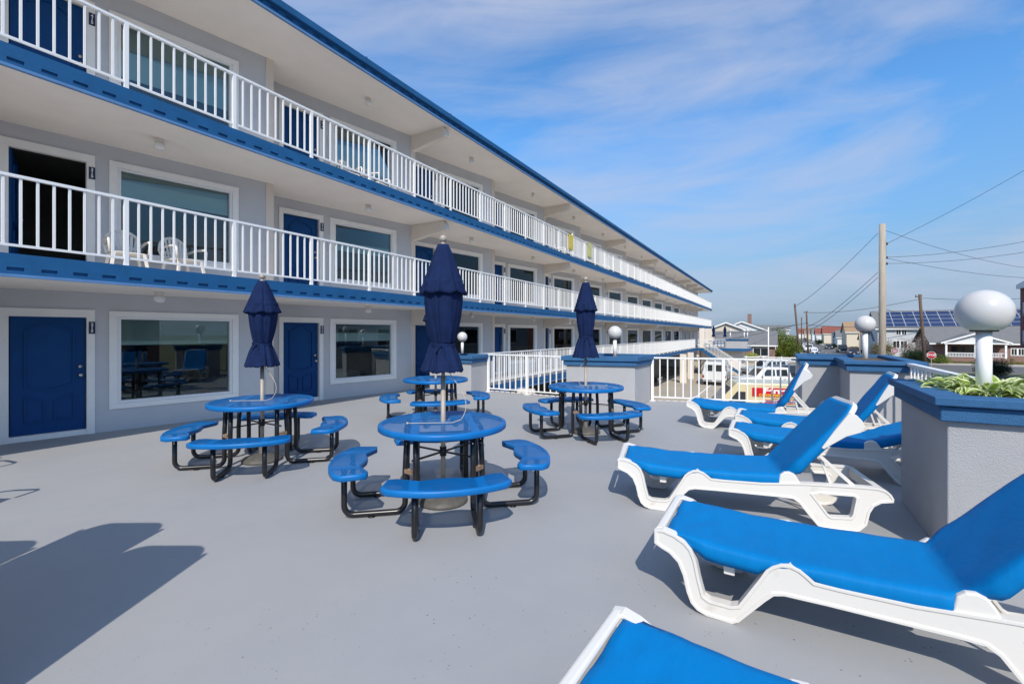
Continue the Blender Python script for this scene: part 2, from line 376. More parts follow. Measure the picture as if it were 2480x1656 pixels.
k = MB()
for i in range(26): k.box(-20+i*9.0, -17+i*9.0, -10.6, -10.48, G-0.01, G+0.0)
k = k.build('lane_markings', M['white']); k.rotation_euler = (0,0,TH); struct(k)

# ================================================================== SUN DECK
DK = [(-9,-2.15),(12.35,-2.15),(12.35,-0.45),(11.62,2.75),(11.05,4.4),(11.15,7.3),(11.2,8.3),(-9,8.3)]
CURB = [(12.62,-2.15),(12.62,-0.5),(11.9,2.9),(11.33,4.4),(11.45,7.3),(11.45,8.3)]
deck = MB(); pts = [(-9,-2.15),(12.35,-2.15),(12.35,-0.45),(11.62,2.75),(11.05,4.4),(11.15,7.3),(11.2,11.5),(-13,11.5),(-13,-2.15)]
deck.prism(pts, 'z', -0.3, 0.0)
dk = struct(deck.build('sun_deck', M['deck'])); dk.rotation_euler = (0,0,TH)
k = MB(); inner = [(12.35,-2.15),(12.35,-0.45),(11.62,2.75),(11.05,4.4),(11.15,7.3),(11.2,7.9)]; outer = [(12.62,-2.15),(12.62,-0.5),(11.9,2.9),(11.36,4.4),(11.48,7.3),(11.5,7.9)]
k.prism(inner + outer[::-1], 'z', -0.32, -0.02)
k = struct(k.build('deck_edge', M['beige'])); k.rotation_euler = (0,0,TH)
# piers and wall below the deck
k = MB()
for u_, v_ in ((11.3,-1.9),(11.0,3.0),(10.9,6.8),(0,-1.9),(5,-1.9)): k.box(u_-.2,u_+.2,v_-.2,v_+.2,G,-0.31)
k.box(-12,-11.7,-2,8,G,-0.31)
k = struct(k.build('deck_piers', M['beige'])); k.rotation_euler = (0,0,TH)

# ================================================================== MOTEL
motel = empty('motel_building', (0,0,0), TH)
tag(motel, 'long three storey grey motel with white balcony railings and blue fascias', 'building')
PITCH = 4.47; U0 = 1.29; KMIN, KMAX = -3, 12
UA, UB = U0 + KMIN*PITCH, 71.0
FL = [0.0, 2.59, 5.165]; CE = [2.37, 4.90, 7.57]        # floor and ceiling heights
VE = 8.03; ANG = -math.atan(0.195); CS = math.cos(ANG)
# wall panel of one bay in its own frame: x along the wall, y = 0 outer face, thickness behind (+y)
def bay_wall(h0, h1):
    L = 4.47/CS; b = MB(); T = 0.16
    d0, d1 = 0.80/CS, 1.80/CS; w0, w1 = 2.10/CS, 3.85/CS
    b.box(-0.02,d0,0,T,h0,h1); b.box(d0,d1,0,T,2.0,h1); b.box(d1,w0,0,T,h0,h1)
    b.box(w0,w1,0,T,h0,0.46); b.box(w0,w1,0,T,1.98,h1); b.box(w1,L,0,T,h0,h1)
    return b.mesh('wall', M['wall'])
wall_meshes = [bay_wall(-0.02, CE[i]-FL[i]+0.02) for i in range(3)]
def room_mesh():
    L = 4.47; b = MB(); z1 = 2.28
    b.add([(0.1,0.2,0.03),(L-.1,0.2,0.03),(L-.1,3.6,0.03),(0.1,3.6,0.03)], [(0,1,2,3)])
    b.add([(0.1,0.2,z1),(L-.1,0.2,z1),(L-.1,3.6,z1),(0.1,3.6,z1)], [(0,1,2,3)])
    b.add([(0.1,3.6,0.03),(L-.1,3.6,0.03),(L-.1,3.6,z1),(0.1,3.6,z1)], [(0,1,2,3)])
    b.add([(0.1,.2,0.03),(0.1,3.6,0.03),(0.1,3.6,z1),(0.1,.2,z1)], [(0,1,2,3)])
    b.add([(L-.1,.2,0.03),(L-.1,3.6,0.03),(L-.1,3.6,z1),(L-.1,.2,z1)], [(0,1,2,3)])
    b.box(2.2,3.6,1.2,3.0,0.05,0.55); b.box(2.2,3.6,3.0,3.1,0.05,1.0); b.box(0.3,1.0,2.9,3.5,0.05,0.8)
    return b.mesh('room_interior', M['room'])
rm = room_mesh()
# door: leaf with raised panels (> knob, deadbolt, frame)
def arch(x0, x1, z0, z1, rise, n=12, top=True, bot=0.0):
    pts = [(x0, z0)]
    if bot:
        for i in range(1, n): 
            t = i/n; pts.append((x0+(x1-x0)*t, z0 - bot*math.sin(PI*t)**1.6))
    pts.append((x1, z0)); pts.append((x1, z1))
    if rise:
        for i in range(1, n):
            t = 1 - i/n; pts.append((x0+(x1-x0)*t, z1 + rise*math.sin(PI*t)**1.6))
    pts.append((x0, z1)); return pts
def ring(b, poly, w, y0, y1):
    cx = sum(p[0] for p in poly)/len(poly); cz = sum(p[1] for p in poly)/len(poly); n = len(poly)
    inn = []
    for i in range(n):
        p = Vector(poly[i]); a = Vector(poly[i-1]); c = Vector(poly[(i+1)%n])
        t = ((p-a).normalized() + (c-p).normalized())
        t = t.normalized() if t.length > 1e-6 else (c-p).normalized()
        nn = Vector((-t.y, t.x))
        if nn.dot(Vector((cx,cz))-p) < 0: nn = -nn
        inn.append(p + nn*w)
    vs = [(p[0], y0, p[1]) for p in poly] + [(q.x, y0, q.y) for q in inn] + [(p[0], y1, p[1]) for p in poly] + [(q.x, y1, q.y) for q in inn]
    fs = []
    for i in range(n):
        j = (i+1)%n
        fs += [(i,j,n+j,n+i), (i,2*n+i,2*n+j,j), (n+i,n+j,3*n+j,3*n+i)]
    b.add(vs, fs)
DX0, DX1 = 0.885, 1.735
def make_door(parent):
    b = MB(); b.box(DX0,DX1,0.06,0.105,0.09,1.95)
    w = DX1-DX0
    ring(b, arch(DX0+.15,DX1-.13,0.84,1.73,0.13,bot=0.08), 0.030, 0.036, 0.0595)
    def low(xa, xb, za, zb): return [(xa,0.27),(xb,0.27),(xb,zb),( (xa+xb)/2,(za+zb)/2+0.012),(xa,za)]
    ring(b, low(DX0+.15,DX0+.38,0.70,0.60), 0.028, 0.038, 0.0595)
    ring(b, low(DX1-.37,DX1-.13,0.60,0.70), 0.028, 0.038, 0.0595)
    dr = b.build('door', M['door'], parent)
    k = MB(); k.lathe([(0.0001,0.0),(0.032,0.0),(0.032,0.008),(0.012,0.012),(0.012,0.035),(0.028,0.045),(0.030,0.062),(0.018,0.075),(0.0001,0.077)], 20)
    kn = k.build('knob', M['steel'], dr); kn.location = (DX1-.06,0.06,0.99); kn.rotation_euler = (R(90),0,0)
    k = MB(); k.lathe([(0.0001,0.0),(0.03,0.0),(0.028,0.014),(0.0001,0.018)], 20)
    kn = k.build('deadbolt', M['steel'], dr); kn.location = (DX1-.06,0.06,1.13); kn.rotation_euler = (R(90),0,0)
    f = MB(); x0,x1 = 0.775,1.85
    f.box(x0,DX0-.012,-0.025,0.13,0.0,1.965); f.box(DX1+.012,x1,-0.025,0.13,0.0,1.965); f.box(x0,x1,-0.028,0.13,1.965,2.075)
    f.box(DX0-.012,DX1+.012,-0.005,0.16,0.0,0.085); f.box(DX0-.03,DX1+.03,-0.034,-0.0285,1.945,1.965)
    f.build('door_frame', M['trim'], dr, bevel=0.006)
    return dr
WX0, WX1, WZ0, WZ1 = 2.03, 4.03, 0.375, 2.065
def make_window(parent):
    g = MB(); g.box(2.17,3.88,0.055,0.061,0.50,1.93); wn = g.build('window', M['pane'], parent)
    f = MB()
    f.box(WX0,WX1,-0.030,0.055,1.965,WZ1); f.box(WX0,WX1,-0.032,0.055,WZ0,0.465); f.box(WX0,WX0+.11,-0.028,0.055,0.465,1.965); f.box(WX1-.11,WX1,-0.028,0.055,0.465,1.965)
    f.build('window_trim', M['trim'], wn, bevel=0.006)
    f = MB(); a,bb,c,d_ = 2.14,3.92,0.466,1.964
    f.box(a,bb,-0.012,0.13,1.925,d_); f.box(a,bb,-0.012,0.13,c,0.515); f.box(a,a+.05,-0.010,0.13,0.515,1.925); f.box(bb-.05,bb,-0.010,0.13,0.515,1.925)
    f.build('window_frame', M['white'], wn, bevel=0.005)
    return wn
blind_meshes = {}
def blind_mesh(fr):
    fr = round(fr, 2)
    if fr not in blind_meshes:
        b = MB(); zb = 1.92 - 1.40*fr
        b.box(2.19,3.86,0.085,0.088,zb,1.92); b.box(2.19,3.86,0.080,0.094,zb-0.025,zb-.0005)
        blind_meshes[fr] = b.mesh('blind', M['blind'])
    return blind_meshes[fr]
# lamp under each ceiling
def make_lamp(parent):
    b = MB(); b.lathe([(0.0001,0),(0.062,0),(0.062,-0.02),(0.054,-0.03),(0.054,-0.085),(0.0001,-0.085)], 20)
    l = b.build('ceiling_lamp', M['beige'], parent)
    b = MB(); b.lathe([(0.050,-0.0855),(0.062,-0.10),(0.072,-0.13),(0.073,-0.155),(0.064,-0.19),(0.042,-0.215),(0.0001,-0.225)], 20)
    b.build('lamp_shade', M['glass_lamp'], l); return l
proto_door = make_door(motel); proto_win = make_window(motel); proto_lamp = make_lamp(motel)
pm = MB().box(-0.04,0.04,-0.012,0,-0.10,0.10).mesh('room_number', M['plaque'])
first = {'d':True,'w':True,'l':True}
def bayframe(k, z): 
    return (U0 + k*PITCH, 10.3, z)
blinds = {(0,0):0.27,(0,1):0.10,(0,2):0.62,(1,0):0.16,(1,1):0.45,(1,2):0.68}
rb = random.Random(3)
post = MB().box(4.47,4.65,-0.0,1.0,0,1)
for k in range(KMIN, KMAX):
    for f in range(3):
        loc = bayframe(k, FL[f])
        w = bpy.data.objects.new('wall', wall_meshes[f]); C.objects.link(w); w.parent = motel; w.location = loc; w.rotation_euler = (0,0,ANG)
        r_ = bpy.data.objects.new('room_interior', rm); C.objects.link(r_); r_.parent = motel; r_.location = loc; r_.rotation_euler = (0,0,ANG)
        wn = proto_win if first['w'] else copy_tree(proto_win, motel); first['w'] = False
        wn.location = loc; wn.rotation_euler = (0,0,ANG)
        fr = blinds.get((k,f), rb.choice([0.3,0.45,0.55,0.7,0.85,1.0]) if f else rb.choice([0.12,0.3,0.9,1.0,0.6]))
        bl = bpy.data.objects.new('blind', blind_mesh(fr)); C.objects.link(bl); bl.parent = wn
        dr = proto_door if first['d'] else copy_tree(proto_door, motel); first['d'] = False
        dr.location = loc; dr.rotation_euler = (0,0,ANG)
        if (k, f) == (0, 1): open_door = dr
        if k >= 0:
            num = f"{f+2}{15-k:02d}"
            pq = bpy.data.objects.new('room_number', pm); C.objects.link(pq); pq.parent = motel
            M4 = Matrix.Rotation(ANG, 4, 'Z'); p = M4 @ Vector((1.812,-0.0255,1.775)); pq.location = Vector(loc)+p; pq.rotation_euler = (0,0,ANG)
            if k < 6:
                text_mesh('digits', "\n".join(num), 0.066, M['white'], pq, (0,-0.0125,0.0), (R(90),0,0), 0.0008, 0.82, offset=0.002)
    for f in range(3):
        ln = proto_lamp if first['l'] else copy_tree(proto_lamp, motel); first['l'] = False
        ln.location = (U0+k*PITCH+2.3, 8.85, CE[f])
        if f == 0: ln.scale = (1.15,1.15,0.8)
# open door of the second upper unit: swing the leaf inwards, dark hall behind
leaf = open_door
fr_ = [c for c in kids(leaf) if c.name.startswith('door_frame')][0]
fr_.parent = motel; fr_.location = leaf.location; fr_.rotation_euler = leaf.rotation_euler
p0 = Matrix.Rotation(ANG,4,'Z') @ Vector((DX0,0.08,0))
a2 = ANG + R(84)
off = Matrix.Rotation(a2,4,'Z') @ Vector((DX0,0.08,0))
leaf.rotation_euler = (0,0,a2); leaf.location = Vector(bayframe(0,FL[1])) + p0 - off
leaf['label'] = 'navy door standing open into a dark room'
# end posts of each sawtooth step, with the beams over every other one
b = MB()
for k in range(KMIN+1, KMAX+1):
    u = U0+k*PITCH
    for f in range(3): 
        if k == KMAX and f==2: pass
        b.box(u,u+0.17,9.41,10.45,FL[f]-0.02,CE[f]+0.02)
b.build('wall_post', M['beige'], motel)
bm_poly = lambda zc: [(9.41,zc),(9.41,zc-0.45),(8.30,zc-0.30),(8.12,zc-0.27),(8.12,zc-0.13),(8.22,zc)]
for k, fs in ((-2,(0,1,2)),(0,(0,1,2)),(2,(0,1,2)),(4,(0,1,2)),(6,(0,1,2)),(8,(0,1,2)),(10,(0,)),(11.6,(0,1,2)),(12.7,(0,1,2)),(13.8,(0,1,2))):
    for f in fs:
        if f == 0 and k == 1: pass
        u = U0+k*PITCH
        MB().prism([(y,z) for y,z in bm_poly(CE[f]-0.0005)], 'x', u+0.001, u+0.169).build('ceiling_beam', M['beige'], motel, bevel=0.01)
# slabs: soffit below, floor above
def slab(z0, z1, ua, ub, v0=VE+0.012):
    b = MB(); b.box(ua,ub,v0,19,z0,z1); return b
slab(CE[0], FL[1]-0.001, UA, UB).build('balcony_floor', M['soffit'], motel)
slab(CE[1], FL[2]-0.001, UA, UB).build('balcony_floor', M['soffit'], motel)
b = MB(); b.box(UA,UB+0.3,VE+0.012,19,CE[2],7.83); b.build('roof_slab', M['soffit'], motel)
slab(-0.26, 0.0, 11.52, 58.0, 7.95).build('walkway_floor', M['deck'], motel)
# blue fascias with a row of pockets
def fascia(z0, z1, ua, ub, v, name='fascia', flip=1):
    b = MB(); h = z1-z0; t = 0.025
    zb = z0+0.072; zt = zb+0.042
    b.box(ua,ub,v-0.004,v+0.012,z0+0.032,z1)               # backing
    b.box(ua,ub,v-t,v-0.004,zt,z1+0.01)
    b.box(ua,ub,v-t,v-0.004,z0+0.03,zb)
    n = int((ub-ua)/0.30)
    for i in range(n):
        x = ua+i*0.30; b.box(x+0.15,x+0.30,v-t,v-0.004,zb,zt)
    o = b.build(name, M['blue'], motel)
    MB().box(ua,ub,v-t-0.014,v+0.012,z0-0.006,z0+0.030).build('fascia_lip', M['bluelip'], motel)
    return o
fascia(CE[0],FL[1]+0.05,UA,UB,VE); fascia(CE[1],FL[2]+0.0,UA,UB,VE); fascia(CE[2],7.72,UA,UB+0.3,VE); fascia(-0.27,0.0,11.52,58.0,7.95,'walkway_fascia')
b = MB()                                                    # roof gutter, sloped top edge
b.prism([(VE+0.012,7.721),(VE-0.06,7.721),(VE-0.085,7.735),(VE-0.085,7.86),(VE-0.07,7.872),(VE+0.012,7.872)],'x',UA,UB+0.35)
for i in range(26): b.box(UA+1.0+i*3.05,UA+1.03+i*3.05,VE-0.088,VE+0.02,7.73,7.88)
b.build('roof_gutter', M['blue'], motel)
# end closures
MB().box(54.93,UB-0.2,9.9,10.05,-0.02,7.57).build('stair_wall', M['wall'], motel)
MB().box(UB-0.2,UB-.02,9.9,19,-3,7.57).build('end_wall', M['wall'], motel)
MB().box(UA,UA+.15,10.6,19,-0.3,7.57).build('end_wall', M['wall'], motel)
for f in range(3):
    for i, u in enumerate((56.6,59.6,62.6,65.6)):
        g = MB().box(u,u+1.1,9.885,9.896,FL[f]+0.5,FL[f]+1.9).build('window', M['winglass'], motel)
        q = MB(); q.box(u-.09,u,9.86,9.895,FL[f]+.41,FL[f]+1.99); q.box(u+1.1,u+1.19,9.86,9.895,FL[f]+.41,FL[f]+1.99); q.box(u,u+1.1,9.862,9.895,FL[f]+.41,FL[f]+.5); q.box(u,u+1.1,9.862,9.895,FL[f]+1.9,FL[f]+1.99)
        q.build('window_frame', M['trim'], g)
# ground floor: carport piers and back wall
for u in (14.0,22.5,31.5,45.4,49.7,58.0,63.0,67.5):
    b = MB(); b.box(u,u+0.28,7.35,7.92,G,-0.275 if u < 58 else 2.3); b.build('carport_pier', M['beige'], motel)
for u in (14.0,31.5,49.7,67.5):
    b = MB(); b.box(u+.3,u+0.5,10.8,14.9,G,-0.275); b.build('carport_divider', M['beige'], motel)
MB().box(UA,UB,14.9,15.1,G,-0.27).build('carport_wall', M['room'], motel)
MB().box(UA,UB,10.5,19,-0.27,-0.02).build('carport_ceiling', M['beige'], motel)

# railings
def railing(b_posts, a, c, z0, zt, step, post_every, first_post, parent, name, seed=0):
    """rails and balusters as one mesh; posts as parts. a, c: 2-D ends"""
    a = Vector(a); c = Vector(c); L = (c-a).length; d = (c-a)/L
    P = lambda t, z: Vector((a.x+d.x*t, a.y+d.y*t, z))
    b = MB(); b.bar(P(0,zt), P(L,zt), 0.05, 0.035); b.bar(P(0,z0+0.12), P(L,z0+0.12), 0.03, 0.03)
    n = int(round(post_every/step)); posts = []
    t = first_post
    while t > 0: t -= post_every
    while t < L + 1e-6:
        if t >= -1e-6: posts.append(t)
        for i in range(1, n):
            q = t + i*step
            if 0 < q < L: b.bar(P(q,z0+0.135), P(q,zt-0.017), 0.025, 0.025, up=(0,1,0))
        t += post_every
    ro = b.build(name, M['rail'], parent)
    pmesh = None
    for t in posts:
        if pmesh is None:
            q = MB(); q.bar((0,0,z0), (0,0,zt-0.018), 0.052, 0.052, up=(0,1,0)); q.box(-0.045,0.045,-0.045,0.045,z0,z0+0.012)
            pmesh = q.mesh('post', M['rail'])
        o = bpy.data.objects.new('post', pmesh); C.objects.link(o); o.parent = ro; o.location = P(t,0); o.rotation_euler = (0,0,math.atan2(d.y,d.x))
    return ro
VR = VE + 0.045
for z0 in (FL[1]+0.05, FL[2]):
    railing(None, (UA,VR), (UB-0.05,VR), z0, z0+0.97, 0.1505, 1.505, 2.867-UA, motel, 'balcony_railing')
    railing(None, (UB-0.05,VR), (UB-0.05,9.85), z0, z0+0.97, 0.15, 1.5, 0.02, motel, 'balcony_railing')
railing(None, (11.35,7.98), (55.2,7.98), 0.0, 1.04, 0.1505, 1.505, 0.05, motel, 'walkway_railing')
# end deck with stair
b = MB(); b.box(56.2,63.5,2.6,7.9,-0.27,0.0); b.build('end_deck_floor', M['deck'], motel)
b = MB(); b.box(56.16,56.195,2.56,7.9,-0.28,0.02); b.box(56.2,63.5,2.56,2.595,-0.28,0.02); b.build('end_deck_fascia', M['blue'], motel)
b = MB(); b.box(57.0,63,3.4,7.6,G,-0.28); b.build('end_deck_wall', M['beige'], motel)
railing(None, (56.25,7.8), (56.25,4.9), 0.0, 1.0, 0.15, 1.5, 0.0, motel, 'end_deck_railing')
st = MB(); n = 16
for i in range(n): 
    z = -0.02-(i+1)*(2.98/n); st.box(55.0,56.1,7.1-i*0.27-0.27,7.1-i*0.27,z-0.03,z)
st.build('stair_treads', M['concrete'], motel)
for uu in (54.97,56.1):
    q = MB(); q.add([(uu,7.2,-0.05),(uu,2.75,G+0.02),(uu,2.75,G-.0),(uu,3.1,G),(uu,7.2,-0.40),(uu+.04,7.2,-0.05),(uu+.04,2.75,G+0.02),(uu+.04,2.75,G),(uu+.04,3.1,G),(uu+.04,7.2,-0.40)],
        [(0,1,2,3,4),(9,8,7,6,5),(0,5,6,1),(1,6,7,2),(2,7,8,3),(3,8,9,4),(4,9,5,0)]); q.build('stair_stringer', M['blue'], motel)
    q = MB(); q.bar((uu,7.2,1.0),(uu,2.8,-1.95),0.05,0.04); q.bar((uu,7.2,0.12),(uu,2.8,-2.83),0.03,0.03)
    for i in range(30): 
        y = 7.1-i*0.146; z = 1.0-(7.2-y)*0.6705; q.bar((uu,y,z),(uu,y,z-0.88),0.022,0.022,up=(0,1,0))
    q.build('stair_railing', M['rail'], motel)

# ================================================================== DECK RAILS AND PLANTERS
def deck_fence(a, c, label, posts, zt=1.075, step=0.176):
    A = W(*a); B = W(*c); L = (B-A).length; ang = math.atan2(B.y-A.y, B.x-A.x)
    e = empty('metal_fence', A, ang); tag(e, label, 'fence', 'white metal fences at the deck edge')
    b = MB(); b.bar((0,0,zt),(L,0,zt),0.07,0.035); b.bar((0,0,0.10),(L,0,0.10),0.035,0.03)
    ts = [0.0]+list(posts)+[L]
    for i in range(len(ts)-1):
        g = ts[i+1]-ts[i]; n = max(1, int(round(g/step)))
        for j in range(1, n): b.bar((ts[i]+g*j/n,0,0.115),(ts[i]+g*j/n,0,zt-0.017),0.028,0.028,up=(0,1,0))
    b.build('rails_and_balusters', M['rail'], e)
    for t in ts: 
        q = MB(); q.box(t-.034,t+.034,-.034,.034,0,zt-0.018); q.box(t-.07,t+.07,-.05,.05,0,0.012); q.build('post', M['rail'], e)
    return e
deck_fence((11.04,7.20),(11.0,4.50), 'white metal fence between the two planters left of the middle, walkway behind', [1.28])
deck_fence((11.60,2.68),(12.28,-0.42), 'white metal fence in front of the parked vans, between two planters', [1.62])
# boarded rail between the right planters
A = W(9.58,-1.86); e = empty('wooden_rail', A, TH+PI); tag(e, 'white boarded rail running between the lamp planters on the right', 'railing')
L = 3.55; b = MB(); b.box(0,L,-0.045,0.045,1.16,1.20); b.box(0,L,-0.018,0.018,1.14,1.159); b.box(0,L,-0.015,0.015,0.12,0.18)
b.build('top_rail', M['rail'], e)
b = MB()
for i in range(17): b.box(0.08+i*0.205,0.115+i*0.205,-0.009,0.009,0.181,1.139)
b.build('balusters', M['rail'], e)

def planter(poly, label, cap_over=0.09, zc=1.22, zs=1.155, zb=1.04):
    """poly: (u,v) outline of the wall, counter-clockwise; two stepped cap courses with an open middle"""
    cx = sum(p[0] for p in poly)/len(poly); cy = sum(p[1] for p in poly)/len(poly)
    e = empty('planter', W(cx,cy), TH); tag(e, label, 'planter', 'stucco planters with blue caps')
    loc = [Vector((p[0]-cx,p[1]-cy)) for p in poly]; n = len(loc)
    def offs(d):
        r = []
        for i in range(n):
            a = loc[i-1]; p = loc[i]; c = loc[(i+1)%n]
            n1 = Vector(((p-a).y, -(p-a).x)).normalized(); n2 = Vector(((c-p).y, -(c-p).x)).normalized()
            m = n1+n2; m = m/ (m.length_squared/2) if m.length > 1e-6 else n1
            r.append(p + m*d)
        return r
    wl = MB(); wl.prism([tuple(p) for p in offs(0)],'z',0.0,zb+0.03); wl.build('planter_wall', M['stucco'], e, bevel=0.012)
    def course(z0,z1,o,i,name):
        A = offs(o); B = offs(-i); b = MB(); N = n
        vs = [(p.x,p.y,z0) for p in A]+[(p.x,p.y,z1) for p in A]+[(p.x,p.y,z1) for p in B]+[(p.x,p.y,z0) for p in B]; fs = []
        for k in range(N):
            j = (k+1)%N; fs += [(k,j,N+j,N+k),(N+k,N+j,2*N+j,2*N+k),(2*N+k,2*N+j,3*N+j,3*N+k),(3*N+k,3*N+j,j,k)]
        b.add(vs, fs); return b.build(name, M['blue2'], e, bevel=0.012)
    course(zb,zs-0.004,cap_over*0.55,0.10,'lower_cap'); course(zs,zc,cap_over,0.13,'upper_cap')
    s = MB(); s.prism([tuple(p) for p in offs(-0.105)],'z',zb+0.032,zc-0.06); s.build('soil', M['bark'], e)
    return e
pl_near = planter([(4.5,-2.05),(5.92,-2.05),(5.92,-1.085),(4.5,-1.085)][::1], 'white stucco planter with blue cap and striped plants, nearest on the right')
pl_mid = planter([(9.62,-2.0),(12.4,-2.0),(12.4,-0.45),(11.02,-0.45),(11.02,-1.08),(9.62,-1.08)], 'stepped white planter with blue cap behind the reclining loungers')
pl_c = planter([(10.35,2.78),(11.8,2.72),(11.7,4.35),(10.02,4.33)], 'white planter with blue cap in the middle behind the right table', zc=1.15, zs=1.04, zb=0.93)
pl_l = planter([(10.1,7.15),(11.3,7.3),(11.3,8.6),(10.1,8.6)], 'white planter with blue cap near the motel wall, behind the front umbrella', zc=1.07, zs=0.98, zb=0.87)

def globe_lamp(u, v, zc, label, d=0.366, base=1.1, pr=0.05):
    e = empty('globe_lamp', W(u,v,base)); tag(e, label, 'lamp', 'globe lamps on the planters')
    b = MB(); b.tube([(0,0,0),(0,0,zc-base-d*0.44)], pr, 24); b.build('lamp_post', M['white'], e)
    b = MB(); b.lathe([(0.0001,zc-base-d*.455),(pr*1.7,zc-base-d*.455),(pr*1.8,zc-base-d*.43),(pr*1.6,zc-base-d*.40)], 28); b.build('lamp_collar', M['iron'], e)
    b = MB(); b.sphere((0,0,zc-base), d/2, 48, 32, z0=-0.86); b.build('globe', M['globe'], e); return e
globe_lamp(5.27,-1.50,1.86,'large white globe lamp rising from the striped plants on the right')
globe_lamp(11.9,-1.60,1.87,'white globe lamp in front of the big wooden utility pole')
globe_lamp(11.0,3.45,1.70,'white globe lamp on the middle planter beside the right umbrella', d=0.335, pr=0.045)
globe_lamp(10.75,7.92,1.58,'white globe lamp half hidden behind the front umbrella', d=0.29, pr=0.04)

# hosta: striped leaves with cream edges
def hosta(name, poly_c, rx, ry, n, label, z0, rz, lmin=0.16, lmax=0.30, sd=5, group=None):
    rg = random.Random(sd); b = MB()
    for i in range(n):
        a = rg.uniform(0,2*PI); rr = math.sqrt(rg.random()); px, py = rx*rr*math.cos(a), ry*rr*math.sin(a)
        ang = a + rg.uniform(-0.9,0.9); L = rg.uniform(lmin,lmax); wd = L*rg.uniform(0.12,0.18); el = rg.uniform(0.35,1.25)*(1-0.45*rr)
        base = Vector((px,py,rg.uniform(0,0.05))); d = Vector((math.cos(ang),math.sin(ang),0)); sd_ = Vector((-d.y,d.x,0)); N = 6; rows = []
        tw = rg.uniform(-.5,.5)
        for j in range(N+1):
            t = j/N; r = L*t; e = el - 1.5*t*t; 
            if j == 0: p = base.copy()
            else: p = rows[-1][0] + (d*math.cos(e_) + Vector((0,0,math.sin(e_))))*(L/N)
            e_ = el - 1.7*t*t
            w = wd*math.sin(PI*min(1,0.12+t*0.88))**0.9*(1-t*0.45) if j < N else 0.001
            up = Vector((0,0,1))*math.cos(e_) - d*math.sin(e_)
            sdv = (sd_*math.cos(tw)+up*math.sin(tw))
            rows.append((p, [p - sdv*w + up*w*.35, p - sdv*w*.62+up*w*.18, p, p + sdv*w*.62+up*w*.18, p + sdv*w+up*w*.35]))
        vs = [q for r in rows for q in r[1]]; b0 = len(b.v); b.v += [tuple(q) for q in vs]
        for j in range(N):
            for k in range(4):
                b.f.append([b0+j*5+k, b0+j*5+k+1, b0+(j+1)*5+k+1, b0+(j+1)*5+k]); b.m.append(1 if k in (0,3) else 0); b.sm.append(True)
    o = b.build(name, [M['hosta'],M['hostaedge']]); o.location = (poly_c.x,poly_c.y,z0); o.rotation_euler = (0,0,rz); tag(o, label, 'plant', group); return o
hosta('hosta_plant', W(5.35,-1.56), 0.52, 0.36, 520, 'green and cream striped leafy plant at the foot of the large globe lamp', 1.155, TH, 0.13, 0.25)
hosta('hosta_plant', W(4.93,-1.75), 0.30, 0.24, 150, 'small clump of striped leaves at the near edge of the right planter', 1.15, TH, 0.09, 0.17, 9)

# foliage builder
def foliage(b, c, r, n, size, rg, mi=0, shell=0.55):
    for i in range(n):
        while True:
            x,y,z = rg.uniform(-1,1),rg.uniform(-1,1),rg.uniform(-1,1); q = x*x+y*y+z*z
            if shell*shell*rg.random() < q < 1: break
        p = Vector((c[0]+x*r[0], c[1]+y*r[1], c[2]+z*r[2])); a = Vector((rg.gauss(0,1),rg.gauss(0,1),rg.gauss(0,1))).normalized()
        t = a.orthogonal().normalized(); t.rotate(Matrix.Rotation(rg.uniform(0,6.28),3,a)); w = a.cross(t); s = size*rg.uniform(0.6,1.4)
        b.add([p-t*s, p-w*s*0.5, p+t*s, p+w*s*0.5], [(0,1,2,3)], mi)
def bush(name, loc, rad, n, size, m, label, cat='bush', sd=1, lumps=7, group=None, stem=True):
    rg = random.Random(sd); e = empty(name, loc); tag(e, label, cat, group); b = MB(); rx,ry,h = rad
    per = n//lumps
    for i in range(lumps):
        a = 2*PI*i/lumps+rg.uniform(-.4,.4); rr = rg.uniform(0.15,0.62); k = rg.uniform(0.42,0.62)
        zc = h*rg.uniform(0.32,0.72)
        foliage(b, (rx*rr*math.cos(a), ry*rr*math.sin(a), zc), (rx*k, ry*k, h*rg.uniform(0.26,0.36)), per, size, rg)
    foliage(b, (0,0,h*0.35), (rx*.85,ry*.85,h*.36), n//3, size, rg)
    b.build('foliage', m, e)
    if stem:
        q = MB()
        for i in range(4):
            a = i*1.7; q.tube([(0.1*math.cos(a),0.1*math.sin(a),0),(rx*.3*math.cos(a),ry*.3*math.sin(a),h*.6)], [h*.02,h*.008], 6)
        q.build('stems', M['bark'], e)
    return e

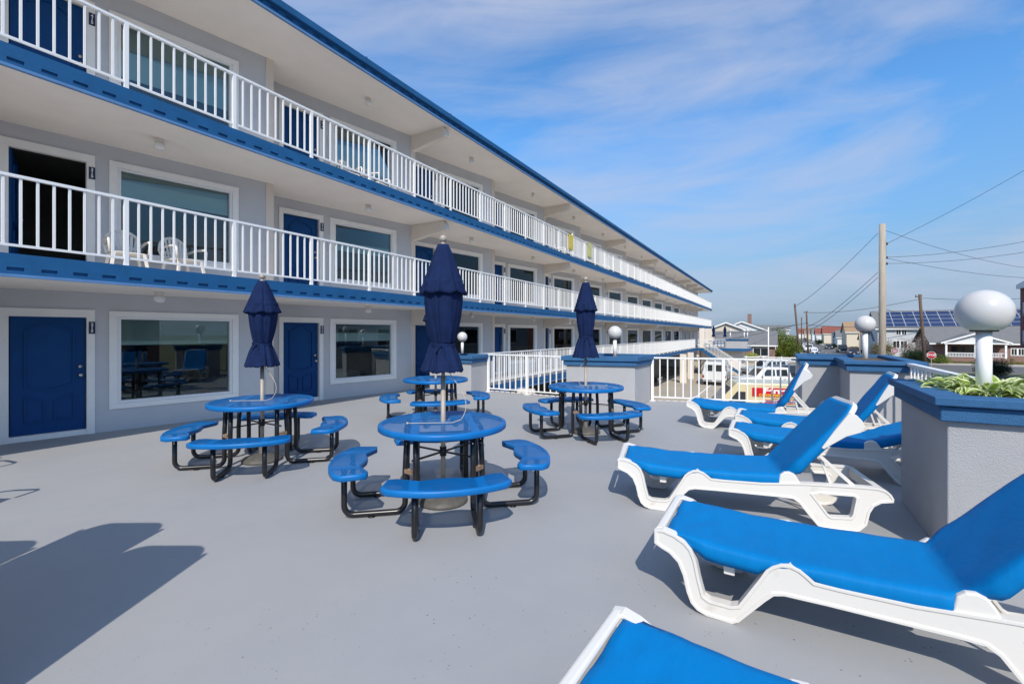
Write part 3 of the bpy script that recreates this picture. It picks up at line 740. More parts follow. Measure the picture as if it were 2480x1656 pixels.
# ================================================================== PICNIC TABLES
def make_table():
    e = empty('picnic_table')
    RT = 0.63; ZT = 0.80
    b = MB(); n = 72
    b.add([(0.03*math.cos(2*PI*k/n),0.03*math.sin(2*PI*k/n),ZT) for k in range(n)]+[((RT-.035)*math.cos(2*PI*k/n),(RT-.035)*math.sin(2*PI*k/n),ZT) for k in range(n)],
          [(k,(k+1)%n,n+(k+1)%n,n+k) for k in range(n)], 0)
    b.add([(0.03*math.cos(2*PI*k/n),0.03*math.sin(2*PI*k/n),ZT-.009) for k in range(n)]+[((RT-.03)*math.cos(2*PI*k/n),(RT-.03)*math.sin(2*PI*k/n),ZT-.009) for k in range(n)],
          [(k,(k+1)%n,n+(k+1)%n,n+k) for k in range(n)], 0)
    b.lathe([(RT-.035,ZT+.0005),(RT-.014,ZT),(RT-.004,ZT-.005),(RT,ZT-.016),(RT,ZT-.05),(RT-.006,ZT-.055),(RT-.012,ZT-.05),(RT-.012,ZT-.02)], n, mi=1)
    b.lathe([(0.03,ZT-.004),(0.03,ZT+.002),(0.055,ZT+.002),(0.055,ZT-.004)], 24, mi=1)
    b.build('tabletop', [M['perf'],M['tblue']], e)
    # seat outline: outer arc, ends rounded, kinked inner edge
    half = R(32.0); ro = 1.07; outl = []
    def pol(r, a): return Vector((r*math.cos(a), r*math.sin(a)))
    for i in range(13): outl.append(pol(ro, -half*0.83 + 2*half*0.83*i/12) + Vector((-0.0,0)))
    e1 = pol(ro*0.965, half*0.97); e2 = pol(0.84, half*1.12); m = Vector((0.745,0.0))
    outl += [e1, (e1*0.35+e2*0.65), e2*1.0, pol(0.79, half*0.98)]
    outl += [Vector((0.765, 0.22)), Vector((0.728,0.05)), Vector((0.728,-0.05)), Vector((0.765,-0.22))]
    outl += [pol(0.79,-half*0.98), pol(0.84,-half*1.12), (pol(ro*.965,-half*.97)*.35+pol(0.84,-half*1.12)*.65), pol(ro*.965,-half*.97)]
    cen = Vector((0.905,0.0)); N = len(outl); ZS = 0.465
    def inset(d):
        r = []
        for i in range(N):
            a = outl[i-1]; p = outl[i]; c = outl[(i+1)%N]; t = (c-a).normalized(); nn = Vector((-t.y,t.x)); r.append(p+nn*d)
        return r
    I = inset(0.022); I2 = inset(0.006)
    mtx = []
    s = MB(); base = [(q.x,q.y,ZS) for q in I]
    # shift so that the hole pattern's bands fall across the seat: local frame of the seat
    s.add([(q.y, -(q.x-cen.x), ZS) for q in I], [list(range(N))], 0); s.add([(q.y, -(q.x-cen.x), ZS-.009) for q in I], [list(range(N))], 0)
    def rg_(P, z): return [(q.y, -(q.x-cen.x), z) for q in P]
    vs = rg_(I,ZS+.0005)+rg_(I2,ZS-.002)+rg_(outl,ZS-.014)+rg_(outl,ZS-.048)+rg_(I2,ZS-.052)+rg_(I2,ZS-.02); fs = []
    for L_ in range(5):
        for k in range(N): j=(k+1)%N; fs.append((L_*N+k,L_*N+j,(L_+1)*N+j,(L_+1)*N+k))
    s.add(vs, fs, 1, True); seat_me = s.mesh('seat',[M['perf'],M['tblue']])
    # leg: tube from under the top, down, out along the deck and up to the seat
    def leg_path(side):
        a0 = R(12.5)*side
        pts = []; y = 0.262*side
        xi, xo = 0.36, 0.90; r = 0.085; zf = 0.032
        P = lambda x, z: Vector((x, y, z))
        pts.append(P(xi-.02,0.795)); pts.append(P(xi,0.40))
        for i in range(7): t = PI/2*i/6; pts.append(P(xi+r-r*math.cos(t), zf+r-r*math.sin(t)+0.0))
        for i in range(7): t = PI/2*i/6; pts.append(P(xo-r+r*math.sin(t), zf+r-r*math.cos(t)))
        pts.append(P(xo,0.45)); return pts
    leg_me = {}
    for sd in (-1,1):
        q = MB(); q.tube(leg_path(sd), 0.0265, 14); q.lathe([(0.0001,0),(0.035,0),(0.035,0.008),(0.012,0.012),(0.0001,0.012)],14,0.66,0.262*sd)
        leg_me[sd] = q.mesh('leg', M['black'])
    br = MB(); br.bar((0.36,-0.262,0.77),(0.36,0.262,0.77),0.03,0.012); br.bar((0.36,-0.262,0.72),(0.36,-0.262,0.775),0.03,0.03); brm = br.mesh('leg_brace', M['black'])
    for k in range(4):
        a = k*PI/2
        o = bpy.data.objects.new('seat', seat_me); C.objects.link(o); o.parent = e
        o.location = (cen.x*math.cos(a), cen.x*math.sin(a), 0); o.rotation_euler = (0,0,a+PI/2)
        for sd in (-1,1):
            o = bpy.data.objects.new('leg', leg_me[sd]); C.objects.link(o); o.parent = e; o.rotation_euler = (0,0,a)
        o = bpy.data.objects.new('leg_brace', brm); C.objects.link(o); o.parent = e; o.rotation_euler = (0,0,a)
    q = MB(); 
    for k in range(2): a = PI/4+k*PI/2; q.bar((0.42*math.cos(a),0.42*math.sin(a),0.50),(-0.42*math.cos(a),-0.42*math.sin(a),0.50),0.016,0.016)
    q.tube([(0,0,0.46),(0,0,0.55)],0.034,14)
    q.build('cross_brace', M['black'], e)
    for k,(a) in enumerate((R(225),R(-45))):
        q = MB(); p = Vector((0.455*math.cos(a),0.455*math.sin(a),0.41)); q.box(-.05,.05,-.016,.016,-.018,.018,M=Matrix.Translation(p)@Matrix.Rotation(a+PI/2,4,'Z')); q.tube([p+Vector((0,0,-.03)),p+Vector((0,0,.03))],0.012,8); q.build('clamp', M['rust'], e)
    return e
TABLES = [(-0.69,4.56,R(11),'round blue perforated picnic table with four seats, nearest the camera'),
          (-3.31,6.03,R(14),'round blue picnic table left of the front one, closest to the motel doors'),
          (1.25,7.72,R(17),'round blue picnic table on the right, before the middle planter'),
          (-1.50,8.95,R(15),'smallest looking round blue picnic table behind the front umbrella')]
t0 = make_table()
for i,(x,y,a,lb) in enumerate(TABLES):
    t = t0 if i == 0 else copy_tree(t0)
    place(t,(x,y,0),a); tag(t, lb, 'table', 'round picnic tables on the deck')
# two tables on the far end deck
for i,(u,v) in enumerate(((58.3,6.4),(60.8,5.4))):
    t = copy_tree(t0); place(t, W(u,v,0), R(20)); tag(t, ['blue picnic table on the far end deck, behind the railing','rearmost blue picnic table on the far end deck'][i], 'table', 'picnic tables on the far deck')

# ================================================================== UMBRELLAS (closed)
def make_umbrella(ztop, label, sd, tier=0.59, waist=1.10, hem=1.36, w1=0.225, w2=0.205, wa=0.10, lean=(0,0), cord=0, group='closed umbrellas in the tables'):
    """ztop: top of the finial"""
    rg = random.Random(sd); e = empty('umbrella'); tag(e, label, 'umbrella', group)
    zc = ztop-0.098
    b = MB(); b.tube([(0,0,0.04),(0,0,1.25)],0.024,16); b.build('lower_pole', M['pole'], e)
    b = MB(); b.tube([(0,0,1.20),(0,0,zc+0.02)],0.019,14); b.build('upper_pole', M['pole'], e)
    b = MB(); b.sphere((0,0,ztop-0.038),0.038,20,14); b.lathe([(0.0001,zc-.01),(0.03,zc-.01),(0.03,zc+.008),(0.02,zc+.018),(0.016,zc+.03)],18); b.build('finial', M['pole'], e)
    b = MB(); b.lathe([(0.0001,0.0),(0.24,0.0),(0.245,0.02),(0.235,0.04),(0.20,0.055),(0.10,0.085),(0.055,0.095),(0.04,0.10),(0.038,0.22),(0.0001,0.22)],56,
        fn=lambda r,z,a: r*(1+0.012*math.cos(28*a)) if 0.09<r else r); b.build('base', M['iron'], e)
    ph = [rg.uniform(0,6.28) for _ in range(6)]
    def fold(a, z, amp, nf=9):
        a = a + 0.22*math.sin(2*a+ph[5])+0.10*math.sin(5*a+ph[4])
        return amp*(0.55*math.cos(nf*a+ph[0]+1.6*z)+0.34*math.cos((nf+4)*a+ph[1]-2.3*z)+0.28*math.cos(3*a+ph[2]+3*z)+0.16*math.cos((2*nf+1)*a+ph[3]+5*z))
    def tierm(z0, z1, r0, r1, amp0, amp1, nf, steps=14, curve=1.0, hem_wave=0.02):
        n = 120; vs = []; fs = []
        for i in range(steps+1):
            t = i/steps; z = z0+(z1-z0)*t; r = r0+(r1-r0)*t**curve; am = amp0+(amp1-amp0)*t
            for k in range(n):
                a = 2*PI*k/n; rr = r*(1+fold(a,z,am,nf)); zz = z + (hem_wave*(math.cos(nf*a+ph[0]+1.6*z)+.5*math.cos(4*a+ph[4]))*t**6)
                vs.append((rr*math.cos(a), rr*math.sin(a), zz))
        for i in range(steps):
            for k in range(n): fs.append((i*n+k,i*n+(k+1)%n,(i+1)*n+(k+1)%n,(i+1)*n+k))
        return vs, fs
    zt = ztop - tier; zw = ztop - waist; zh = ztop - hem
    b = MB(); vs, fs = tierm(zc, zt, 0.052, w1, 0.04, 0.085, 8, 16, 0.92, 0.009); b.add(vs, fs, 0, True)
    c_ = b.build('canopy_top', M['navy'], e, solid=0.006)
    b = MB(); vs, fs = tierm(zt+0.14, zw, w1*0.83, wa, 0.07, 0.12, 7, 18, 2.3, 0.0); b.add(vs, fs, 0, True)
    vs, fs = tierm(zw, zh, wa, w2, 0.10, 0.13, 8, 16, 0.75, 0.009); b.add(vs, fs, 0, True)
    b.build('canopy_lower', M['navy'], e, solid=0.006)
    b = MB(); 
    pts = [((wa*1.16)*math.cos(2*PI*i/40),(wa*1.16)*math.sin(2*PI*i/40),zw+0.008*math.sin(2*PI*i/40*2)) for i in range(41)]
    for i in range(40): b.bar(pts[i],pts[i+1],0.006,0.04)
    b.bar((0.02,-wa*1.28,zw),(0.06,-wa*1.5,zw-0.14),0.035,0.006); b.bar((0.0,-wa*1.28,zw),(-0.05,-wa*1.45,zw-0.07),0.03,0.006)
    b.build('tie_strap', M['navy'], e)
    # ribs peeping below the hem
    b = MB()
    for k in range(8):
        a = k*PI/4+0.2; b.bar((wa*.6*math.cos(a),wa*.6*math.sin(a),zw-0.05),(w2*.72*math.cos(a),w2*.72*math.sin(a),zh-0.015),0.012,0.014)
    b.build('ribs', M['iron'], e)
    if cord:
        b = MB(); pts = []
        for i in range(25):
            t = i/24
            x = 0.04+0.20*math.sin(PI*min(1,t*1.15))*(1 if cord>0 else -1); z = zh+0.05-(zh+0.05-0.815)*min(1,t*1.5)**0.8
            if t > .66: x = (0.12 - (t-.66)*1.3)*(1 if cord>0 else -1); z = 0.812
            pts.append((x, -0.06-0.10*t, z))
        b.tube(pts, 0.0038, 6); b.sphere(pts[-1],0.012,8,6); b.build('pull_cord', M['cord'], e)
    return e
u1 = make_umbrella(2.665, 'tall closed navy umbrella in the front table', 11, cord=1); place(u1,(-0.69,4.56,0))
u2 = make_umbrella(2.47, 'closed navy umbrella in the left table beside the picture window', 23, tier=0.52, waist=0.93, hem=1.22, w1=0.21, w2=0.205, cord=1); place(u2,(-3.31,6.03,0))
u3 = make_umbrella(2.64, 'closed navy umbrella in the right table before the middle planter', 37, tier=0.58, waist=1.02, hem=1.36, w1=0.185, w2=0.215, cord=-1); place(u3,(1.25,7.72,0))
u4 = make_umbrella(2.52, 'closed navy umbrella mostly hidden behind the front one', 53, tier=0.60, waist=1.02, hem=1.30, w1=0.24); place(u4,(-1.50,8.95,0))
for i,(u,v) in enumerate(((58.3,6.4),(60.8,5.4))):
    c = copy_tree(u3); place(c, W(u,v,0)); tag(c, ['left closed umbrella of the pair on the far end deck','right closed umbrella of the pair on the far end deck'][i],'umbrella','umbrellas on the far deck')

# ================================================================== CHAISE LOUNGERS
SIDE = [(0.0,0.452),(0.0,0.366),(0.04,0.345),(0.09,0.325),(0.14,0.280),(0.17,0.209),(0.191,0.116),(0.215,0.055),(0.25,0.022),(0.30,0.004),(0.44,0.0),(0.475,0.02),(0.50,0.05),
        (0.61,0.180),(0.65,0.222),(0.70,0.236),(0.90,0.240),(1.15,0.240),(1.40,0.240),(1.50,0.235),(1.545,0.205),(1.60,0.13),(1.68,0.03),(1.715,0.005),(1.76,0.0),(1.93,0.0),(1.99,0.02),(2.04,0.075),
        (2.062,0.18),(2.09,0.235),(2.14,0.270),(2.225,0.285),(2.228,0.315),(2.21,0.35),(2.18,0.378),(2.12,0.395),(2.0,0.395),(1.6,0.382),(1.25,0.352),(0.95,0.347),(0.84,0.350),(0.81,0.375),
        (0.775,0.400),(0.73,0.414),(0.68,0.408),(0.64,0.385),(0.61,0.355),(0.58,0.30),(0.47,0.115),(0.43,0.10),(0.32,0.10),(0.29,0.115),(0.265,0.21),(0.245,0.31),(0.22,0.375),(0.18,0.415),(0.12,0.445),(0.05,0.462)]
HOLE = [(1.655,0.285),(1.70,0.30),(1.95,0.305),(1.965,0.29),(1.94,0.15),(1.925,0.125),(1.79,0.115),(1.77,0.125)]
LW = 0.71
def side_frame_mesh():
    bm = bmesh.new(); T = 0.065
    def loop(pts): 
        vs = [bm.verts.new((p[0],0,p[1])) for p in pts]; return [bm.edges.new((vs[i],vs[(i+1)%len(vs)])) for i in range(len(vs))]
    es = loop(SIDE)+loop(HOLE)
    r = bmesh.ops.triangle_fill(bm, use_beauty=True, use_dissolve=False, edges=es)
    fs = [f for f in bm.faces]
    ex = bmesh.ops.extrude_face_region(bm, geom=fs)
    bmesh.ops.translate(bm, verts=[v for v in ex['geom'] if isinstance(v, bmesh.types.BMVert)], vec=(0,T,0))
    bmesh.ops.recalc_face_normals(bm, faces=bm.faces)
    bm.normal_update()
    for s_ in (-1, 1):     # moulded lip: the web of the frame is set back behind a raised rim
        ff = [f for f in bm.faces if f.normal.y*s_ > 0.9]
        bmesh.ops.inset_region(bm, faces=ff, thickness=0.016, depth=0.0, use_even_offset=True, use_boundary=True)
        bmesh.ops.inset_region(bm, faces=ff, thickness=0.006, depth=-0.007, use_even_offset=True, use_boundary=True)
    bmesh.ops.dissolve_limit(bm, angle_limit=R(1), verts=bm.verts, edges=bm.edges)
    me = bpy.data.meshes.new('side_frame'); bm.to_mesh(me); bm.free(); me.materials.append(M['plastic']); return me
side_me = side_frame_mesh()
def groove():
    """raised lip that follows the top edge of the side frame"""
    b = MB(); pts = [(0.02,0.445),(0.12,0.43),(0.18,0.40),(0.225,0.35),(0.25,0.28)]
    return b
def make_lounger(back_deg, label, sd=0, group='blue sling loungers on the deck'):
    rg = random.Random(sd); e = empty('lounger'); tag(e, label, 'lounger', group)
    for y in (0, LW-0.065):
        o = bpy.data.objects.new('side_frame', side_me); C.objects.link(o); o.parent = e; o.location = (0,y,0)
        md = o.modifiers.new('bevel','BEVEL'); md.width = 0.010; md.segments = 3; md.limit_method = 'ANGLE'; md.angle_limit = R(40)
    b = MB()
    b.prism([(-0.012,0.375),(-0.012,0.44),(0.01,0.462),(0.045,0.462),(0.055,0.44),(0.03,0.43),(0.03,0.375)],'y',0.03,LW-0.03); b.build('foot_bar', M['plastic'], e, bevel=0.01)
    b = MB(); b.prism([(2.12,0.30),(2.21,0.30),(2.222,0.33),(2.19,0.372),(2.12,0.386)],'y',0.03,LW-0.03); b.build('tail_bar', M['plastic'], e, bevel=0.01)
    b = MB()
    for x, z in ((0.42,0.30),(1.36,0.28),(0.95,0.28)): b.box(x-.03,x+.03,0.06,LW-.06,z-0.05,z+0.02)
    b.prism([(0.16,0.285),(0.55,0.285),(0.44,0.17),(0.40,0.17),(0.40,0.14),(0.31,0.14),(0.31,0.17),(0.27,0.17)][::-1],'y',LW-0.17,LW-0.14)
    b.build('cross_tray', M['plastic'], e, bevel=0.006)
    # back: frame rails, head bar with side wings, struts
    A = R(back_deg); hx, hz = 1.42, 0.395; LB = 0.86
    F = Matrix.Translation((hx,0,hz)) @ Matrix.Rotation(-A,4,'Y')      # local x along the back, z its normal (front)
    b = MB()
    for y0,y1 in ((0.035,0.075),(LW-0.075,LW-0.035)): b.box(-0.02,LB-0.1,y0,y1,-0.055,-0.012,M=F)
    b.build('back_rail', M['plastic'], e, bevel=0.006)
    wing = [(0.42,-0.050),(0.62,-0.10),(0.72,-0.155),(0.775,-0.15),(0.80,-0.10),(0.81,-0.04),(0.80,0.008),(0.76,0.010),(0.60,-0.006),(0.42,-0.03)]
    for y0,y1 in ((0.0,0.032),(LW-0.032,LW)):
        q = MB(); q.prism(wing,'y',y0,y1); q.v = [tuple(F @ Vector(p)) for p in q.v]; q.build('back_wing', M['plastic'], e, bevel=0.008, seg=3)
    q = MB(); q.prism([(0.66,0.03),(0.75,0.03)]+[(0.75+0.148*math.sin(R(t)),0.175-0.145*math.cos(R(t))) for t in (15,35,55,75,90)]+[(0.75+0.148*math.sin(R(t)),LW-0.175+0.145*math.cos(R(t))) for t in (90,75,55,35,15)]+[(0.75,LW-0.03),(0.66,LW-0.03)],'z',-0.035,0.008); q.v = [tuple(F @ Vector(p)) for p in q.v]; q.build('head_bar', M['plastic'], e, bevel=0.008)
    for y in (0.012,LW-0.052):
        q = MB(); q.prism([(1.385,0.35),(1.56,0.37),(1.535,0.42),(1.51,0.452),(1.475,0.466),(1.435,0.46),(1.40,0.43)],'y',y,y+0.04)
        q.build('hinge_bracket', M['plastic'], e, bevel=0.012, seg=3)
    for y in (0.05,LW-0.05):
        q = MB(); p = F @ Vector((0.36,y,-0.05)); foot = Vector((p.x+0.22+0.10*math.cos(A),y,0.37)) if back_deg > 35 else Vector((p.x+0.08,y,0.36))
        q.bar(p,foot,0.014,0.03); q.bar(p+Vector((0.02,0.025 if y<.3 else -.025,0)),foot+Vector((-0.17,0.025 if y<.3 else -.025,0.0)),0.014,0.022); q.build('prop_strut', M['plastic'], e, bevel=0.003)
    q = MB(); pA = F @ Vector((0.36,0.05,-0.05)); q.bar(pA,pA+Vector((0,LW-0.1,0)),0.02,0.02); q.build('strut_bar', M['plastic'], e)
    # sling: wraps round both rails; seat part then back part
    prof = []   # (x, z, nx, nz) centre line of cloth
    xs = [0.062+ (hx-0.035-0.062)*i/34 for i in range(35)]
    for x in xs: prof.append((x, 0.452 - 0.020*min(1,x/0.5) - 0.018*math.sin(PI*min(1,x/hx)), 0, 1))
    for i in range(27):
        t = 0.04+(LB-0.04)*i/26; p = F @ Vector((t,0,0.022)); n = (F.to_3x3() @ Vector((0,0,1))); prof.append((p.x,p.z,n.x,n.z))
    ys = [0.012,0.008,0.010,0.022,0.06,0.12,0.2,0.28,LW/2,LW-.28,LW-.2,LW-.12,LW-.06,LW-.022,LW-.010,LW-.008,LW-.012]
    dn0 = [0.098,0.06,0.022,0.004,0,0.003,0.006,0.008,0.009,0.008,0.006,0.003,0,0.004,0.022,0.06,0.098]
    vs = []; m = len(ys)
    for i,(x,z,nx,nz) in enumerate(prof):
        isback = i >= 35; tt = x/hx
        for j,y in enumerate(ys):
            dn = dn0[j]
            if not isback:
                edge = j < 3 or j > m-4
                if x < 0.26 and edge: dn *= 0.18 + 0.62*(x-0.06)/0.2   # cut back over the foot curve
                if edge and 0.60 < x < 0.86: dn *= 0.30+0.4*abs(x-0.73)/0.13
                y_ = y + (0.045*(1-min(1,(x-0.06)/0.22))*(1 if j<m/2 else -1) if edge else 0)
            else:
                t = (i-35)/26; y_ = y + ((0.03*max(0,t-0.4)*1.5 + 0.075*max(0,(t-0.86)/0.14)**2)*(1 if j<m/2 else -1)*min(1,abs(j-(m-1)/2)/5))
                if (j<3 or j>m-4): dn *= (0.85 - 0.60*max(0,(t-0.55)/0.45))*min(1,0.25+t/0.16)
                if t < 0.14: y_ += (0.055*(1-t/0.14))*(1 if j<m/2 else -1)*(1 if (j<6 or j>m-7) else 0)
            wr = 0.0025*math.sin(23*x+9*y+sd)*math.sin(13*y+5*x) + (0.007*math.sin(60*y+30*x+2*math.sin(7*x))*(1 if x<0.3 else 0.22))*(1-abs(j-m/2)/(m/2))
            if isback and i < 42: wr += 0.011*math.sin(34*y+sd+0.4*(i-35))*(42-i)/7
            dd = -dn + wr
            vs.append((x+nx*dd, y_, z+nz*dd))
    fs = []
    n = len(prof)
    for i in range(n-1):
        for j in range(m-1): fs.append((i*m+j,i*m+j+1,(i+1)*m+j+1,(i+1)*m+j))
    q = MB(); q.add(vs, fs, 0, True); q.build('sling', M['sling'], e, solid=0.005)
    q = MB(); q.lathe([(0.0001,0),(0.02,0.0),(0.018,0.008),(0.0001,0.012)],14)
    return e
def put(l, corner, deg): place(l,(corner[0],corner[1],0),R(deg)); return l
L2 = put(make_lounger(49,'large blue sling lounger in the right foreground, its back leaving the frame',2),(0.892,2.854),-30.2)
L1 = put(make_lounger(49,'blue sling lounger cut off by the bottom edge, only its foot end in view',1),(0.073,1.468),-33.7)
L3 = put(make_lounger(50,'blue sling lounger in the middle of the row its white tail end near the planter',3),(1.032,4.443),-18.2)
L4 = put(make_lounger(24,'blue sling lounger with the lowest back, running behind the near planter',4),(2.79,5.86),-29)
L5 = put(make_lounger(57,'blue sling lounger with a steep back in front of the stepped planter',5),(3.36,6.86),-30)
L6 = put(make_lounger(62,'farthest blue sling lounger, its back upright against the white fence',6),(3.16,8.25),-30.5)
# two stacks of loungers beside the camera, out of frame to the left (their shadows fall on the deck)
ORD = ['lowest','second','third','fourth','fifth','topmost']
for nm_, x, y, n_, dg in (('nearer', -2.36, -0.30, 6, 90), ('middle', -2.99, 0.14, 6, 91), ('farther', -3.66, -0.05, 5, 93)):
    for i in range(n_):
        c = copy_tree(L2); place(c,(x,y,0.14*i),R(dg)); c['group'] = 'stacked loungers left of the picture'
        c['label'] = f'{ORD[i]} blue lounger of the {nm_} stack just left of the picture'
        c['group'] = nm_+' stack of loungers left of the picture'

# ================================================================== WHITE RESIN CHAIRS
def make_chair(m='plastic'):
    e = empty('resin_chair'); mt = M[m]
    b = MB(); n = 8
    b.prism([(-0.22,-0.22),(0.22,-0.22),(0.25,0.0),(0.22,0.22),(-0.22,0.22)],'z',0.40,0.425); b.build('seat', mt, e, bevel=0.01)
    for sx in (-1,1):
        for sy in (-1,1):
            q = MB(); q.bar((sx*0.21,sy*0.20,0.41),(sx*0.27,sy*0.25 if sy<0 else 0.24,0.0),0.05,0.035,up=(0,1,0)); q.build('leg', mt, e, bevel=0.006)
        q = MB(); q.tube([(sx*0.27,-0.24,0.40),(sx*0.285,-0.24,0.60),(sx*0.285,-0.20,0.645),(sx*0.28,0.05,0.655),(sx*0.255,0.24,0.60)],0.022,10); q.build('armrest', mt, e)
    # fan back
    q = MB(); arc = []
    for i in range(15):
        t = -1+2*i/14; arc.append(Vector((0.25*math.sin(t*1.35)/math.sin(1.35), 0.30+0.0, 0.60+0.27*math.cos(t*1.5)**0.7 if abs(t)<1 else 0.60)))
    q.tube([(-0.22,0.22,0.42)]+[tuple(p) for p in arc]+[(0.22,0.22,0.42)],0.028,10); q.bar((-0.24,0.27,0.56),(0.24,0.27,0.56),0.02,0.05); q.bar((-0.21,0.23,0.44),(0.21,0.23,0.44),0.02,0.05)
    for i in range(-3,4):
        x0 = i*0.055; x1 = i*0.068; zt = 0.60+0.27*math.cos(x1/0.25*1.3)**0.7-0.01; q.bar((x0,0.235,0.45),(x1,0.30,zt),0.046,0.012)
    q.build('backrest', mt, e)
    return e
ch = make_chair()
CH = [((3.22,9.05,FL[1]+.002),R(-8),'left white plastic chair on the balcony below the wide window'),((4.0,8.98,FL[1]+.002),R(10),'right white plastic chair on the balcony below the wide window'),
      ((7.55,9.0,FL[2]+.002),R(-12),'left white plastic chair on the top balcony'),((8.45,8.95,FL[2]+.002),R(14),'right white plastic chair on the top balcony'),
      ((20.0,8.9,FL[2]+.002),R(20),'white chair beside the yellow towels on the top balcony'),((26.3,8.9,FL[2]+.002),R(-10),'white chair farther along the top balcony')]
for i,(p,a,lb) in enumerate(CH):
    c = ch if i == 0 else copy_tree(ch); place(c, W(*p), TH+a); tag(c, lb, 'chair', 'plastic chairs on the balconies'); c.scale = (0.9,0.9,0.88)
c = copy_tree(ch); place(c,(-5.27,4.02,0),R(100)); tag(c,'white plastic chair just left of the picture whose shadow shows on the deck','chair')
c = copy_tree(ch); place(c,(-6.75,5.15,0),R(70)); tag(c,'white plastic chair farther left on the deck, out of view','chair')
# towels over the top rail, and a folded beach umbrella
for i,(u,m,w) in enumerate(((18.9,'ytowel',0.55),(21.3,'ytowel2',0.5))):
    if m not in M: M[m] = mat(m, [(0.62,0.50,0.10),(0.55,0.55,0.22)][i], 0.9, 0.2, 9, 0.5, 60)
    q = MB(); 
    for s_ in (-1,1):
        for j in range(8): 
            x0 = u+w*j/8; q.box(x0,x0+w/8,VR+s_*0.035-0.004,VR+s_*0.035+0.004+0.006*(j%2),FL[2]+0.35-0.03*(j%3),FL[2]+0.99)
    q.box(u,u+w,VR-0.035,VR+0.035,FL[2]+0.991,FL[2]+0.999)
    o = q.build('beach_towel', M[m]); o.rotation_euler = (0,0,TH); tag(o, ['yellow beach towel over the top railing','pale green beach towel over the top railing'][i], 'towel')
q = MB(); q.tube([(0,0,0),(0.1,0,1.3)],0.02,8); e = empty('beach_umbrella', W(20.4,8.6,FL[2])); q.build('pole', M['white'], e)
q = MB(); q.tube([(0.03,0,0.4),(0.05,0,0.55),(0.09,0,1.25),(0.1,0,1.35)],[0.02,0.06,0.05,0.01],10); q.build('canopy', M['white'], e); tag(e,'folded white beach umbrella leaning on the top balcony','umbrella')

